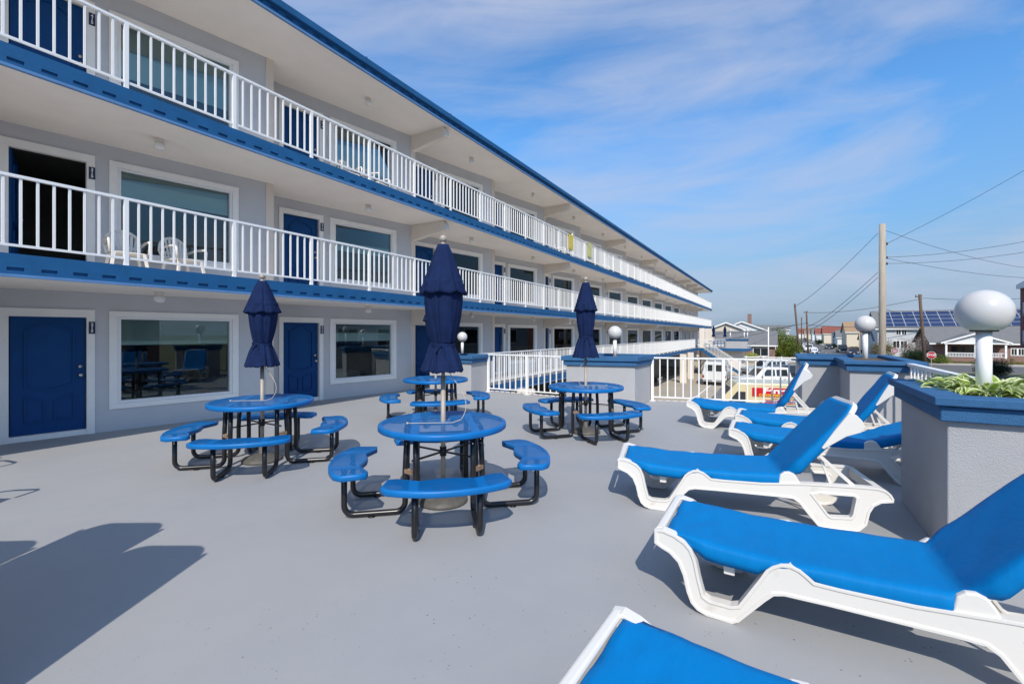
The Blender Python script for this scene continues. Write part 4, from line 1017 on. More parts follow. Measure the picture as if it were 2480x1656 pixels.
# ================================================================== VEHICLES
def paint(name, c=(0.5,0.5,0.5), met=0.0): 
    if name not in M: M[name] = mat(name, c, 0.25, coat=0.6, metal=met)
    return M[name]
def wheel(parent, x, y, r, side):
    q = MB(); q.lathe([(r*0.62,-0.11),(r*0.95,-0.11),(r,-0.08),(r,0.08),(r*0.95,0.11),(r*0.62,0.11)],28); w = q.build('wheel', M['tyre'], parent)
    w.location = (x,y,r); w.rotation_euler = (R(90),0,0)
    q = MB(); q.lathe([(0.0001,-0.07),(r*.25,-0.075),(r*.28,-0.05),(r*0.58,-0.06),(r*0.63,-0.09),(r*0.63,0.09),(r*.28,0.05),(r*.25,0.075),(0.0001,0.07)],20,
                      fn=lambda rr,z,a: rr); q.build('rim', M['rim'], w)
def vehicle(name, label, cat, loc, rz, col, lower, cabin, cab_top, W_=1.85, H_=1.5, wheels=(0.85,3.6), wr=0.33, glass=(), front_glass=None, rear_glass=None, tumble=0.16, group=None, cabz=0.95, L=None, extras=None):
    """x: 0 = front, towards the rear. lower: side outline of body. cabin: bottom (x0,x1) -> top (x0,x1) at heights cabz..H_"""
    e = empty(name, loc, rz); tag(e, label, cat, group); m = paint(*col); hw = W_/2
    b = MB(); b.prism(lower,'y',-hw,hw); b.build('body', m, e, bevel=0.07, seg=3)
    (bx0,bx1),(tx0,tx1) = cabin, cab_top; ht = hw-tumble; hb = hw-0.04
    vs = [(bx0,-hb,cabz-.05),(bx1,-hb,cabz-.05),(bx1,hb,cabz-.05),(bx0,hb,cabz-.05),(tx0,-ht,H_),(tx1,-ht,H_),(tx1,ht,H_),(tx0,ht,H_)]
    b = MB(); b.add(vs,[(0,3,2,1),(4,5,6,7),(0,1,5,4),(1,2,6,5),(2,3,7,6),(3,0,4,7)]); b.build('cabin', m, e, bevel=0.06, seg=3)
    def yat(z): t=(z-(cabz-.05))/(H_-(cabz-.05)); return hb+(ht-hb)*t+0.005
    for poly in glass:
        for s in (-1,1):
            q = MB(); vs = [(x,s*yat(z),z) for x,z in poly]; vs2 = [(x,s*(yat(z)-0.02),z) for x,z in poly]; n=len(poly)
            q.add(vs+vs2,[list(range(n))]+[(k,(k+1)%n,n+(k+1)%n,n+k) for k in range(n)]); q.build('side_window', M['winglass'], e)
    def endglass(fr, xb, xt, nm):
        z0,z1 = fr; zb = cabz-.05
        def xa(z): return xb+(xt-xb)*(z-zb)/(H_-zb)
        s = -0.006 if nm == 'windshield' else 0.006
        q = MB(); y0 = yat(z0)-.12; y1 = yat(z1)-.12; q.add([(xa(z0)+s,-y0,z0),(xa(z0)+s,y0,z0),(xa(z1)+s,y1,z1),(xa(z1)+s,-y1,z1)],[(0,1,2,3)]); q.build(nm, M['winglass'], e)
    if front_glass: endglass(front_glass,bx0,tx0,'windshield')
    if rear_glass: endglass(rear_glass,bx1,tx1,'rear_window')
    LL = L or max(p[0] for p in lower)
    for x in wheels:
        for s in (-1,1):
            wheel(e,x,s*(hw-0.12),wr,s)
            q = MB(); n=16; q.prism([(x+(wr+.06)*math.cos(PI*i/n),wr+(wr+.06)*math.sin(PI*i/n)) for i in range(n+1)],'y',s*(hw+0.002)-.004,s*(hw+0.002)+.004) ; q.build('wheel_arch', M['dark'], e)
    zf = lower_z(lower)
    for s in (-1,1):
        q = MB(); q.box(-0.02,0.06,s*(hw-.22)-.17,s*(hw-.22)+.17,zf-0.02,zf+0.13); q.build('headlight', M['lens'], e, bevel=0.02)
        q = MB(); q.box(LL-.05,LL+.02,s*(hw-.10)-.07,s*(hw-.10)+.07,zf+0.05,zf+0.30); q.build('taillight', M['red'], e, bevel=0.02)
        q = MB(); q.box(bx0+.45,bx0+.57,s*(hw+.10)-.09,s*(hw+.10)+.09,cabz+.02,cabz+.16); q.build('mirror', m, e, bevel=0.02)
    q = MB(); q.box(-0.03,0.02,-.5,.5,zf-.14,zf+.06); q.build('grille', M['dark'], e)
    q = MB(); q.box(-0.05,0.05,-hw+.05,hw-.05,0.30,0.46); q.box(LL-.04,LL+.06,-hw+.05,hw-.05,0.32,0.5); q.build('bumper', M['chrome'] if name in ('pickup_truck','cargo_van') else m, e, bevel=0.03)
    q = MB(); q.box(-0.065,-0.051,-.16,.16,.34,.44); q.box(LL+.061,LL+.07,-.16,.16,.36,.46); q.build('license_plate', M['white'], e)
    q = MB(); 
    for s in (-1,1):
        for x in (bx0+0.55, bx0+1.5): 
            if x < bx1-0.1: q.box(x-.006,x+.006,s*(hw+.0015)-.003,s*(hw+.0015)+.003,0.42,cabz-.06); q.box(x+.62,x+.78,s*(hw+.008)-.012,s*(hw+.008)+.012,cabz-.2,cabz-.165)
    q.build('door_seam', M['dark'], e)
    return e
def lower_z(l): return 0.62
def sedan_body(L, hood=0.86, belt=0.92, low=0.28): return [(0.05,low),(0.0,0.45),(0.02,0.68),(0.25,hood-.05),(1.2,hood+.06),(L-0.9,belt+.05),(L-0.1,belt),(L,0.7),(L-0.02,low+.1),(L-.1,low)]
def sedan(label, loc, rz, col, group=None):
    return vehicle('parked_car',label,'car',loc,rz,col,sedan_body(4.6),(1.15,4.15),(1.95,3.45),1.8,1.45,(0.9,3.65),0.33,
      glass=[[(1.55,0.98),(2.55,0.98),(2.55,1.37),(2.05,1.37)],[(2.65,0.98),(3.75,0.98),(3.42,1.36),(2.65,1.37)]],front_glass=(0.98,1.38),rear_glass=(1.0,1.38),group=group)
def suv(label, loc, rz, col, group=None):
    return vehicle('parked_suv',label,'car',loc,rz,col,sedan_body(4.7,1.0,1.02),(1.1,4.62),(1.75,4.35),1.9,1.75,(0.9,3.75),0.37,
      glass=[[(1.6,1.1),(2.6,1.1),(2.6,1.62),(1.98,1.62)],[(2.7,1.1),(3.55,1.1),(3.5,1.62),(2.7,1.62)],[(3.65,1.1),(4.4,1.12),(4.25,1.6),(3.6,1.62)]],front_glass=(1.1,1.66),rear_glass=(1.1,1.62),group=group,cabz=1.05,tumble=.2)
def pickup(label, loc, rz, col, group=None):
    L=5.9; body=[(0.05,0.5),(0.0,0.6),(0.02,1.05),(0.15,1.12),(1.25,1.2),(4.0,1.2),(4.05,1.18),(L-.02,1.18),(L,0.6),(L-.1,0.5)]
    e = vehicle('pickup_truck',label,'pickup truck',loc,rz,col,body,(1.25,4.02),(1.95,3.85),1.98,1.95,(1.0,4.75),0.41,
      glass=[[(1.75,1.28),(2.75,1.28),(2.75,1.80),(2.15,1.80)],[(2.87,1.28),(3.72,1.28),(3.68,1.80),(2.87,1.80)]],front_glass=(1.27,1.83),rear_glass=(1.3,1.82),cabz=1.22,tumble=.18,group=group)
    q = MB(); q.box(4.10,L-.06,-.86,.86,1.181,1.20); q.build('bed_cover', M['dark'], e); return e
# cream service van, side towards the camera
def cream_van():
    L=5.6; hd = Vector((-0.96,0.28,0)); cx, cy = 11.25, 21.35; rz = math.atan2(-hd.y,-hd.x)
    loc = (cx+hd.x*L/2, cy+hd.y*L/2, G)
    body=[(0.05,0.4),(0.0,0.55),(0.05,0.95),(0.35,1.12),(1.0,1.28),(1.15,1.33),(1.9,1.36),(L-.02,1.36),(L,0.5),(L-.1,0.4)]
    e = vehicle('service_van','cream service van with a red sign on its side, parked below the white fence','van',loc,rz,('cream paint',(0.66,0.56,0.34)),body,(0.95,L-.01),(2.0,L-.06),2.0,2.45,(0.95,4.5),0.36,
       glass=[[(1.50,1.38),(2.35,1.38),(2.35,2.05),(2.0,2.05)]],front_glass=(1.32,2.2),cabz=1.3,tumble=.035)
    # sign on the side that faces the camera (local -y is the camera side when heading left)
    side = -1.0; y = side*(0.978)
    def panel(nm, x0,x1,z0,z1,m,dy=0.0):
        q = MB(); t = 0.05; q.box(x0,x1,min(y-.012*1-dy,y+.03),max(y-.012-dy,y+.03),z0,z1); return q.build(nm,m,e)
    zc = 1.62; ang = 0.0
    panel('sign_panel',2.62,5.02,1.99,2.25,M['signred'],0.004)
    panel('sign_panel',2.62,5.02,1.87,1.985,M['signred'],0.004)
    text_mesh('sign_lettering','Ferrell',0.33,M['white'],e,(3.62,y-0.0185,2.12),(R(90),0,0),0.002,sx=1.25,offset=0.012)
    M['signyel'] = mat('sign yellow',(0.75,0.55,0.02),0.5)
    text_mesh('sign_lettering','COOLING & HEATING',0.135,M['signyel'],e,(3.80,y-0.0185,1.93),(R(90),0,0),0.002,sx=1.35,offset=0.004)
    q = MB(); q.box(4.66,4.90,y-.020,y-.0165,2.01,2.23); q.build('sign_emblem', M['white'], e)
    q = MB()
    for k in range(6): a=k*PI/3; q.bar((4.78,y-.022,2.12),(4.78+.085*math.cos(a),y-.022,2.12+.085*math.sin(a)),0.016,0.004,up=(0,1,0))
    q.build('emblem_mark', M['signred'], e)
    M['signgreen'] = mat('sign dark green',(0.03,0.09,0.04),0.5)
    text_mesh('sign_lettering','Never an extra charge',0.10,M['signgreen'],e,(3.85,y-0.016,1.79),(R(90),0,0),0.002)
    panel('phone_panel',3.12,4.55,1.58,1.72,M['signred'],0.008)
    text_mesh('sign_lettering','609-4    0992',0.15,M['white'],e,(3.83,y-0.0225,1.65),(R(90),0,0),0.002,sx=1.15,offset=0.005)
    q = MB(); q.lathe([(0.0001,0),(0.065,0),(0.065,0.006),(0.0001,0.006)],20); o = q.build('sign_badge', M['signyel'], e); o.location=(2.98,y-0.014,1.65); o.rotation_euler=(R(90),0,0)
    return e
cream_van()
pickup('white crew cab pickup parked sideways behind the cream van',(18.3,37.4,G),R(-5),('white truck paint',(0.72,0.72,0.71)),'vehicles in the motel parking lot')
pickup('silver pickup parked farthest back by the white rail fence',(24.3,47.6,G),R(-4),('silver truck paint',(0.45,0.47,0.48)),'vehicles in the motel parking lot')
suv('black car parked between the two pickups',(22.6,42.6,G),R(-5),('black car paint',(0.015,0.015,0.018)),'vehicles in the motel parking lot')
# white van seen from behind
def white_van():
    L=5.5; front = Vector((18.2,41.0,0)) + Vector((S_,C_,0))*L; rz = math.atan2(-C_,-S_)
    body=[(0.05,0.45),(0.0,0.6),(0.05,1.05),(0.4,1.15),(1.0,1.22),(L-.02,1.25),(L,0.5),(L-.1,0.42)]
    e = vehicle('cargo_van','white cargo van seen from behind, parked in the motel lot','van',(front.x,front.y,G),rz,('white truck paint',),body,(0.9,L-.005),(1.6,L-.12),2.0,2.1,(1.0,4.3),0.38,
      glass=[[(1.5,1.3),(2.2,1.3),(2.2,1.85),(1.75,1.85)],[(3.6,1.3),(5.1,1.3),(5.05,1.85),(3.6,1.85)]],front_glass=(1.28,1.95),cabz=1.2,tumble=.2,group='vehicles in the motel parking lot')
    for s in (-1,1):
        q = MB(); q.box(L-.075,L+.006,s*.40-.27,s*.40+.27,1.28,1.85); o = q.build('rear_window', M['winglass'], e, bevel=0.02)
    q = MB(); q.box(L-.02,L+.012,-.006,.006,0.5,2.0); q.build('door_gap', M['dark'], e)
    q = MB()
    for x in (1.9,3.2,4.9): q.bar((x,-.75,2.2),(x,.75,2.2),0.04,0.04); q.bar((x,-.7,2.08),(x,-.7,2.22),.04,.04); q.bar((x,.7,2.08),(x,.7,2.22),.04,.04)
    q.bar((1.9,-.72,2.24),(4.9,-.72,2.24),.04,.04); q.bar((1.9,.72,2.24),(4.9,.72,2.24),.04,.04); q.build('roof_rack', M['steel'], e)
    return e
white_van()
p = W(41.9,9.0,G); sedan('dark car parked in the shade of the carport',(p.x,p.y,G),math.atan2(S_,-C_)+0,('dark car paint',(0.02,0.018,0.018)),'vehicles in the motel parking lot')
cars = [((73.5,112.6),'pickup','white pickup nearest on the left kerb of the street',('white truck paint',)),
        ((89,137.5),'suv','white car parked behind the white pickup on the left kerb',('white truck paint',)),
        ((64.2,96.4),'sedan','dark green sedan nearest on the left side of the street',('green paint',(0.015,0.03,0.03))),
        ((94.5,135.5),'sedan','dark sedan farthest of the three on the right kerb',('dark blue paint',(0.02,0.025,0.04))),
        ((79.3,108.8),'pickup','black pickup in the middle of the three on the right kerb',('black car paint',)),
        ((72.5,96.4),'sedan','dark blue sedan nearest of the three on the right kerb',('dark blue paint',)),
        ((150,232),'sedan','small dark car far down the street on the left',('dark car paint',)),
        ((190,295),'suv','small dark car at the far end of the street',('dark blue paint',))]
for (x,y),k,lb,col in cars:
    {'pickup':pickup,'suv':suv,'sedan':sedan}[k](lb,(x,y,G),TH,col,'cars parked along the street')

# ================================================================== POLES, WIRES, SIGNS
def P_(sx, sy, Y): return Vector(((sx-1240)/1102*Y, Y, H-(sy-807.5)*Y/1102))
def pole(x, y, ztop, r, m, label, lean=(0,0), group='utility poles', arm=False, name='utility_pole'):
    e = empty(name, (x,y,G)); tag(e, label, 'pole', group); h = ztop-G
    b = MB(); b.tube([(0,0,0),(lean[0]*.5,lean[1]*.5,h*.5),(lean[0],lean[1],h)],[r,r*.93,r*.85],20); b.build('shaft', m, e)
    if arm:
        q = MB(); q.bar((lean[0]-.55,lean[1],h-.35),(lean[0]+.3,lean[1],h-.2),.12,.12)
        for s in (-.5,.2): q.tube([(lean[0]+s,lean[1],h-.32),(lean[0]+s,lean[1],h-.05)],.05,8)
        q.build('crossarm', m, e)
    return e, h
e, h = pole(24.25,29.8,8.83,0.205,M['wood'],'big pale wooden utility pole behind the middle globe lamp')
q = MB()
for z in (7.55,6.65,6.25): q.box(0.14,0.34,-.05,.05,z-G-.03,z-G+.03); q.tube([(0.3,0,z-G-.08),(0.3,0,z-G+.08)],.05,8)
q.box(0.17,0.23,-.03,.03,6.75-G,7.7-G)
q.build('insulator', M['iron'], e)
pole(53.6,59.0,6.75,0.19,M['wood2'],'dark leaning utility pole beside the stop sign',(-.75,0),arm=True)
pole(50.6,80,6.9,0.17,M['wood2'],'reddish utility pole right of the big hedge',(-.9,0))
pole(62.5,96,6.4,0.17,M['wood2'],'utility pole by the round blue sign and the white pickup',(-.4,0),arm=True)
pole(80.8,127,6.2,0.16,M['wood2'],'thin utility pole farther down the street')
pole(106.5,170,6.0,0.16,M['wood2'],'utility pole in the distance beside the far road')
pole(165,150,6.8,0.2,M['wood'],'distant utility pole between the big globe and the red building')
pole(73.3,96,2.2,0.13,M['wood'],'short wooden post on the right kerb near the dark sedan', group='posts')
pole(33.8,60,2.5,0.075,M['white'],'slim white pole in front of the brick house', group='posts', name='white_pole')
pole(56.9,46.0,-0.5,0.05,M['iron'],'thin dark post at the right edge below the red building', group='posts', name='sign_post')
def wire(a, c, sag, label, r=0.016, bow=None):
    b = MB(); n = 20; pts = []
    for i in range(n+1):
        t = i/n; p = a.lerp(c,t); p.z -= sag*4*t*(1-t); pts.append(p)
    b.tube(pts, [max(0.010, 0.00042*max(p.y,10)*(r/0.016)**0.3) for p in pts], 5, cap=False); o = b.build('power_line', M['wire']); tag(o, label, 'cable', 'overhead lines')
T = Vector((24.5,29.8,0))
wire(Vector((24.5,29.75,7.55)), P_(2760,245,21), 0.25, 'highest cable running up right from the big pole')
wire(Vector((24.5,29.75,6.65)), P_(2760,520,24), 0.45, 'middle cable running right from the big pole')
wire(Vector((24.5,29.75,6.25)), P_(2760,555,24), 0.45, 'lower cable running right from the big pole')
wire(Vector((24.5,29.8,8.4)), P_(2700,640,60), 1.6, 'thin cable sagging right from the top of the big pole', 0.012)
wire(Vector((24.5,29.8,6.6)), P_(2700,660,55), 1.0, 'thin cable dipping towards the red building', 0.014)
wire(P_(2126,565,29.8), P_(1925,742,80), 0.5, 'cable from the big pole top down to the reddish pole', 0.02)
wire(P_(2126,660,29.8), P_(1958,790,96), 0.5, 'upper of two cables falling left from the big pole', 0.03)
wire(P_(2126,672,29.8), P_(1958,800,96), 0.5, 'lower of two cables falling left from the big pole', 0.03)
wire(P_(1700,809,70), P_(1957,781,96), 0.5, 'cable crossing in front of the brick house roof', 0.03)
wire(P_(1600,838,62), P_(1925,786,80), 0.6, 'lower cable crossing the grey roof', 0.03)
wire(P_(1957,787,96), P_(2600,786,85), 0.8, 'long cable behind the solar roof', 0.03)
wire(P_(1957,757,96), P_(2238,722,59), 0.6, 'cable joining the street pole to the dark leaning pole', 0.02)
wire(P_(2240,722,59), P_(2700,700,50), 0.6, 'cable from the dark leaning pole to the right', 0.018)
wire(P_(2243,754,59), P_(2700,742,50), 0.5, 'second cable from the dark leaning pole to the right', 0.018)
wire(P_(2140,747,29.8), P_(2242,768,59), 0.2, 'short cable from the big pole to the dark leaning pole', 0.02)
wire(P_(1957,797,96), P_(1930,800,170), 0.2, 'cable between the distant street poles', 0.04)

def octagon(r, off=PI/8): return [(r*math.cos(off+k*PI/4), r*math.sin(off+k*PI/4)) for k in range(8)]
sp = Vector((55.3,60.0,0)); fa = math.atan2(-sp.y,-sp.x)+PI/2
e = empty('stop_sign', (sp.x,sp.y,G), fa); tag(e,'red octagonal STOP sign beside the dark leaning pole','sign')
q = MB(); q.box(-.04,.04,.03,.09,0,2.0); q.build('post', M['wood'], e)
zc = 1.82; q = MB(); q.prism([(x,z+zc) for x,z in octagon(0.50)],'y',-.002,.02); q.build('sign_border', M['white'], e)
q = MB(); q.prism([(x,z+zc) for x,z in octagon(0.455)],'y',-.008,-.0025); q.build('sign_face', M['signred'], e)
text_mesh('lettering','STOP',0.42,M['white'],e,(0,-0.0095,zc),(R(90),0,0),0.001,offset=0.012,sx=0.88)
sp = P_(2167,849,66); fa = math.atan2(-sp.y,-sp.x)+PI/2
e = empty('round_sign', (sp.x,sp.y,G), fa); tag(e,'dark red round sign with white lines of text behind the stepped planter','sign')
zc = sp.z-G; q = MB(); q.box(-.04,.04,.03,.09,0,zc); q.build('post', M['wood'], e)
q = MB(); q.prism([(.42*math.cos(2*PI*k/24),.40*math.sin(2*PI*k/24)+zc) for k in range(24)],'y',-.002,.02); q.build('sign_border', M['white'], e)
M['maroon'] = mat('sign maroon',(0.28,0.012,0.025),0.4)
q = MB(); q.prism([(.385*math.cos(2*PI*k/24),.365*math.sin(2*PI*k/24)+zc) for k in range(24)],'y',-.008,-.0025); q.build('sign_face', M['maroon'], e)
q = MB(); q.box(-.22,.22,-.012,-.0085,zc+.15,zc+.20); q.box(-.31,.31,-.012,-.0085,zc-.045,zc+.045); q.box(-.2,.2,-.012,-.0085,zc-.20,zc-.14); q.build('lettering', M['white'], e)
sp = P_(1973,847,88); fa = math.atan2(-sp.y,-sp.x)+PI/2
e = empty('round_sign', (sp.x,sp.y,G), fa); tag(e,'round white and blue sign on a white post by the street','sign')
zc = sp.z-G; q = MB(); q.box(-.09,.09,.03,.1,0,zc); q.build('post', M['white'], e)
q = MB(); q.prism([(.58*math.cos(2*PI*k/24),.52*math.sin(2*PI*k/24)+zc) for k in range(24)],'y',-.002,.03); q.build('sign_face', M['white'], e)
M['signblue'] = mat('sign blue',(0.05,0.18,0.5),0.4)
q = MB(); q.bar((-.42,-.01,zc-.12),(-.02,-.01,zc+.16),.02,.12,up=(0,0,1)); q.bar((-.1,-.01,zc-.14),(.1,-.01,zc+.1),.02,.1); q.bar((.12,-.01,zc),(.42,-.01,zc+.02),.02,.16); q.build('sign_mark', M['signblue'], e)

# three rail fence at the end of the lot, low block wall behind the trucks
e = empty('rail_fence', W(70.6,12,G), TH-PI/2); tag(e,'white three rail fence at the back of the parking lot','fence')
b = MB(); 
for z in (0.55,1.0,1.45): b.box(0,17,-.02,.02,z-.07,z+.07)
b.build('rails', M['rail'], e)
q = MB().box(-.06,.06,-.06,.06,0,1.6).mesh('post', M['rail'])
for i in range(9): o = bpy.data.objects.new('post', q); C.objects.link(o); o.parent = e; o.location=(i*2.1,0.09,0)
e = empty('block_wall', W(70.2,12,G), TH-PI/2); tag(e,'low grey block wall in front of the white rail fence','wall')
MB().box(0,15,0,.2,0,0.7).build('wall_blocks', M['sidewalk'], e)
MB().box(-.05,15.05,-.05,.25,0.7,0.78).build('wall_coping', M['concrete'], e)

# far deck planters with globe lamps
b1 = planter([(56.3,2.75),(57.6,2.75),(57.6,4.9),(56.3,4.9)], 'white planter with blue cap on the far end deck', zc=1.05, zs=0.97, zb=0.85); b1['group'] = 'planters of the far deck'
for i,(u,v) in enumerate(((56.9,4.5),(56.9,3.1),(59.5,2.9))):
    globe_lamp(u,v,2.0,['left small globe lamp on the far end deck','middle small globe lamp on the far end deck','right small globe lamp on the far end deck'][i],d=0.36)['group']='globe lamps of the far deck'

# ================================================================== HOUSES
def house(name, label, u, v, wu, wv, eave, ridge, wallm, roofm, axis='v', wins=(), group='houses along the street', chimney=None, over=0.4, rz=0.0, garage=False, porch=False):
    """front face looks along -u (towards the motel); (u, v) = front corner with the smallest u and largest v; extends +u by wu and -v by wv"""
    e = empty(name, W(u,v,G), TH+rz); tag(e, label, 'house', group); h = eave-G; hr = ridge-G
    b = MB(); b.box(0,wu,-wv,0,0,h)
    if axis == 'u':   # ridge runs along u: gable shows
        b.add([(0,0,h),(0,-wv,h),(0,-wv/2,hr),(wu,0,h),(wu,-wv,h),(wu,-wv/2,hr)],[(0,1,2),(3,5,4),(0,2,5,3),(1,4,5,2)])
    else: b.add([(0,0,h),(wu,0,h),(wu/2,0,hr),(0,-wv,h),(wu,-wv,h),(wu/2,-wv,hr)],[(0,1,2),(3,5,4),(0,2,5,3),(1,4,5,2)])
    b.build('walls', wallm, e)
    r = MB(); t = 0.14
    if axis == 'u':
        sl = (hr-h)/(wv/2); 
        for s in (0,1):
            y0 = over if s == 0 else -wv-over; z0 = h-sl*over; ym = -wv/2
            r.add([(-over,y0,z0+.02),(wu+over,y0,z0+.02),(wu+over,ym,hr+.02),(-over,ym,hr+.02),(-over,y0,z0+.02+t),(wu+over,y0,z0+.02+t),(wu+over,ym,hr+.02+t),(-over,ym,hr+.02+t)],[(0,1,2,3),(4,7,6,5),(0,4,5,1),(1,5,6,2),(3,2,6,7),(0,3,7,4)])
    else:
        sl = (hr-h)/(wu/2)
        for s in (0,1):
            x0 = -over if s == 0 else wu+over; z0 = h-sl*over; xm = wu/2
            r.add([(x0,over,z0+.02),(x0,-wv-over,z0+.02),(xm,-wv-over,hr+.02),(xm,over,hr+.02),(x0,over,z0+.02+t),(x0,-wv-over,z0+.02+t),(xm,-wv-over,hr+.02+t),(xm,over,hr+.02+t)],[(0,3,2,1),(4,5,6,7),(0,1,5,4),(1,2,6,5),(3,7,6,2),(0,4,7,3)])
    ro = r.build('roof', roofm, e)
    f = MB()
    if axis == 'u':
        for s in (0,1):
            y0 = over if s == 0 else -wv-over; z0 = h-sl*over; f.bar((-over-.02,y0,z0+.05),(-over-.02,-wv/2,hr+.05),0.05,0.24,up=(1,0,0) if False else (0,0,1))
    else: f.box(-over-.05,-over,-wv-over,over,h-sl*over-.05,h-sl*over+.15)
    f.build('fascia_board', M['trim'], e)
    if chimney: 
        cu,cv,cz = chimney; MB().box(cu,cu+.8,cv,cv+.8,h,cz-G).build('chimney', M['brick'], ro)
    for (y0,y1,z0,z1) in wins:
        q = MB().box(-.03,-.004,y0,y1,z0,z1); g = q.build('window', M['winglass'], e); w_ = .1
        q = MB(); q.box(-.06,-.004,y0-w_,y0,z0-w_,z1+w_); q.box(-.06,-.004,y1,y1+w_,z0-w_,z1+w_); q.box(-.062,-.004,y0,y1,z1,z1+w_); q.box(-.062,-.004,y0,y1,z0-w_,z0); q.box(-.058,-.031,(y0+y1)/2-.03,(y0+y1)/2+.03,z0,z1)
        q.build('window_frame', M['trim'], g)
    return e
# left, behind the lot
hA = house('brick_house','single storey brick house with a grey shingle roof behind the rail fence',86,13.5,11,13.3,-0.25,1.95,M['brick'],M['shingle'],'v',wins=((-12.3,-10.2,1.0,2.2),(-8.0,-6.0,1.0,2.2)))
house('cream_house','cream gabled house behind the brick house',99,14.0,12,10.8,1.55,3.75,M['siding2'],M['shingle'],'u')
house('white_house','white gabled house with a brick chimney, right of the cream gable',117,13.6,12,13.5,1.6,4.3,M['siding3'],M['shingle'],'u',chimney=(2.0,-8.6,6.2))
house('grey_house','low grey house beyond the white gable',150,12,12,14,0.5,3.5,M['siding'],M['shingle'],'v')
# solar house
hs = house('solar_house','two storey pale house with solar panels across its roof',120.5,-18.3,10.5,24,2.85,6.4,M['siding'],M['shingle'],'v',
     wins=((-4.6,-3.9,4.45,5.4),(-3.7,-3.0,4.45,5.4),(-9.0,-8.3,4.45,5.4),(-8.1,-7.4,4.45,5.4),(-12.6,-11.8,4.6,5.3),(-4.7,-3.7,1.7,3.1),(-3.5,-2.5,1.7,3.1)),over=0.5)
sl = (6.4-2.85)/(10.5/2); pan = MB(); M['solar'] = mat('solar glass',(0.012,0.03,0.10),0.12,spec=0.8); M['alu']=mat('panel frame',(0.55,0.57,0.6),0.4,metal=.5)
for i in range(12):
    for j in range(4):
        y0 = -0.8-i*1.9; x0 = 0.0+j*1.18; p = lambda x,y,d=0.0: (x,y,2.85-G+x*sl+.22+d)
        q = MB(); q.add([p(x0,y0),p(x0+1.14,y0),p(x0+1.14,y0-1.85),p(x0,y0-1.85),p(x0,y0,.04),p(x0+1.14,y0,.04),p(x0+1.14,y0-1.85,.04),p(x0,y0-1.85,.04)],[(0,3,2,1),(4,5,6,7),(0,1,5,4),(1,2,6,5),(2,3,7,6),(3,0,4,7)])
        sp_ = q.build('solar_panel', M['solar'], hs)
        r = MB(); 
        for A_,B_ in (((x0,y0),(x0+1.14,y0)),((x0,y0-1.85),(x0+1.14,y0-1.85)),((x0,y0),(x0,y0-1.85)),((x0+1.14,y0),(x0+1.14,y0-1.85))): r.bar(p(*A_,.05),p(*B_,.05),.07,.03)
        r.build('panel_frame', M['alu'], sp_)
MB().box(4.9,5.7,-14.8,-13.8,6.2-G,7.3-G).build('vent_box', M['white'], hs)
# brick ranch with a porch
hr_ = house('ranch_house','long brick ranch house with a white gabled porch behind the stop sign',104,-23.2,11,19,0.1,2.55,M['brick'],M['shingle'],'v',wins=((-12.6,-12.0,1.2,2.2),(-11.8,-11.2,1.2,2.2),(-11.0,-10.4,1.2,2.2),(-10.2,-9.6,1.2,2.2)),over=.5)
q = MB(); q.prism([(-8.4,0.1-G),(-0.8,0.1-G),(-4.6,1.55-G)],'x',-2.6,-2.4); q.build('porch_gable', M['siding3'], hr_)
q = MB(); 
for y0,y1 in ((-0.8+.4,-4.6),(-8.4-.4,-4.6)):
    z0 = 0.1-G-.15; q.add([(-3.0,y0,z0),(3.0,y0,z0),(3.0,y1,1.55-G),(-3.0,y1,1.55-G),(-3.0,y0,z0+.15),(3.0,y0,z0+.15),(3.0,y1,1.7-G),(-3.0,y1,1.7-G)],[(0,1,2,3),(4,7,6,5),(0,4,5,1),(1,5,6,2),(3,2,6,7),(0,3,7,4)])
q.build('porch_roof', M['shingle'], hr_)
q = MB(); q.bar((-3.05,-0.4,0.1-G),(-3.05,-4.6,1.65-G),.06,.22); q.bar((-3.05,-8.8,0.1-G),(-3.05,-4.6,1.65-G),.06,.22); q.box(-3.03,-2.8,-8.4,-0.8,0.0-G-.05,0.14-G); q.build('porch_trim', M['trim'], hr_)
for y in (-1.1,-4.6,-8.1): MB().box(-2.9,-2.65,y-.12,y+.12,0.7,2.95).build('porch_column', M['trim'], hr_)
q = MB(); q.box(-2.85,-2.72,-8.0,-1.2,1.45,1.55); q.box(-2.85,-2.72,-8.0,-1.2,0.85,0.93)
for i in range(36): q.box(-2.83,-2.75,-1.35-i*.18,-1.28-i*.18,0.93,1.45)
q.build('porch_railing', M['rail'], hr_); MB().box(-2.9,0,-8.5,-0.7,0,0.72).build('porch_base', M['brick'], hr_)
q = MB().box(-.04,-.004,-6.0,-2.4,1.1,2.5); q.build('picture_window', M['winglass'], hr_)
# red building at the right edge, upper floors jutting out
e = empty('red_building', W(50.3,-20.9,G), TH); tag(e,'dark red apartment block with lilac balconies at the right edge','building')
b = MB(); b.box(0,14,-16,0,3.3,9.1); b.box(0,13,-16,-2.5,0,3.3); b.build('walls', M['brick2'], e)
b = MB(); b.prism([(-0.6,9.1),(14.15,9.1),(14.15,9.5),(7,10.6),(-0.6,9.5)],'y',-16.4,0.25); b.build('roof', M['siding3'], e)
M['lilac'] = mat('lilac balcony panel',(0.45,0.43,0.50),0.7); M['teal']=mat('grey green slab edge',(0.14,0.20,0.20),0.7)
for z in (3.75,6.45):
    q = MB(); q.box(0.5,12.2,0.0,0.45,z-.12,z+.14); s_ = q.build('balcony', M['teal'], e); q = MB(); q.box(0.55,12.15,0.36,0.44,z+.16,z+1.2); q.box(12.07,12.15,0.02,.36,z+.16,z+1.2); q.build('balcony_panel', M['lilac'], s_)
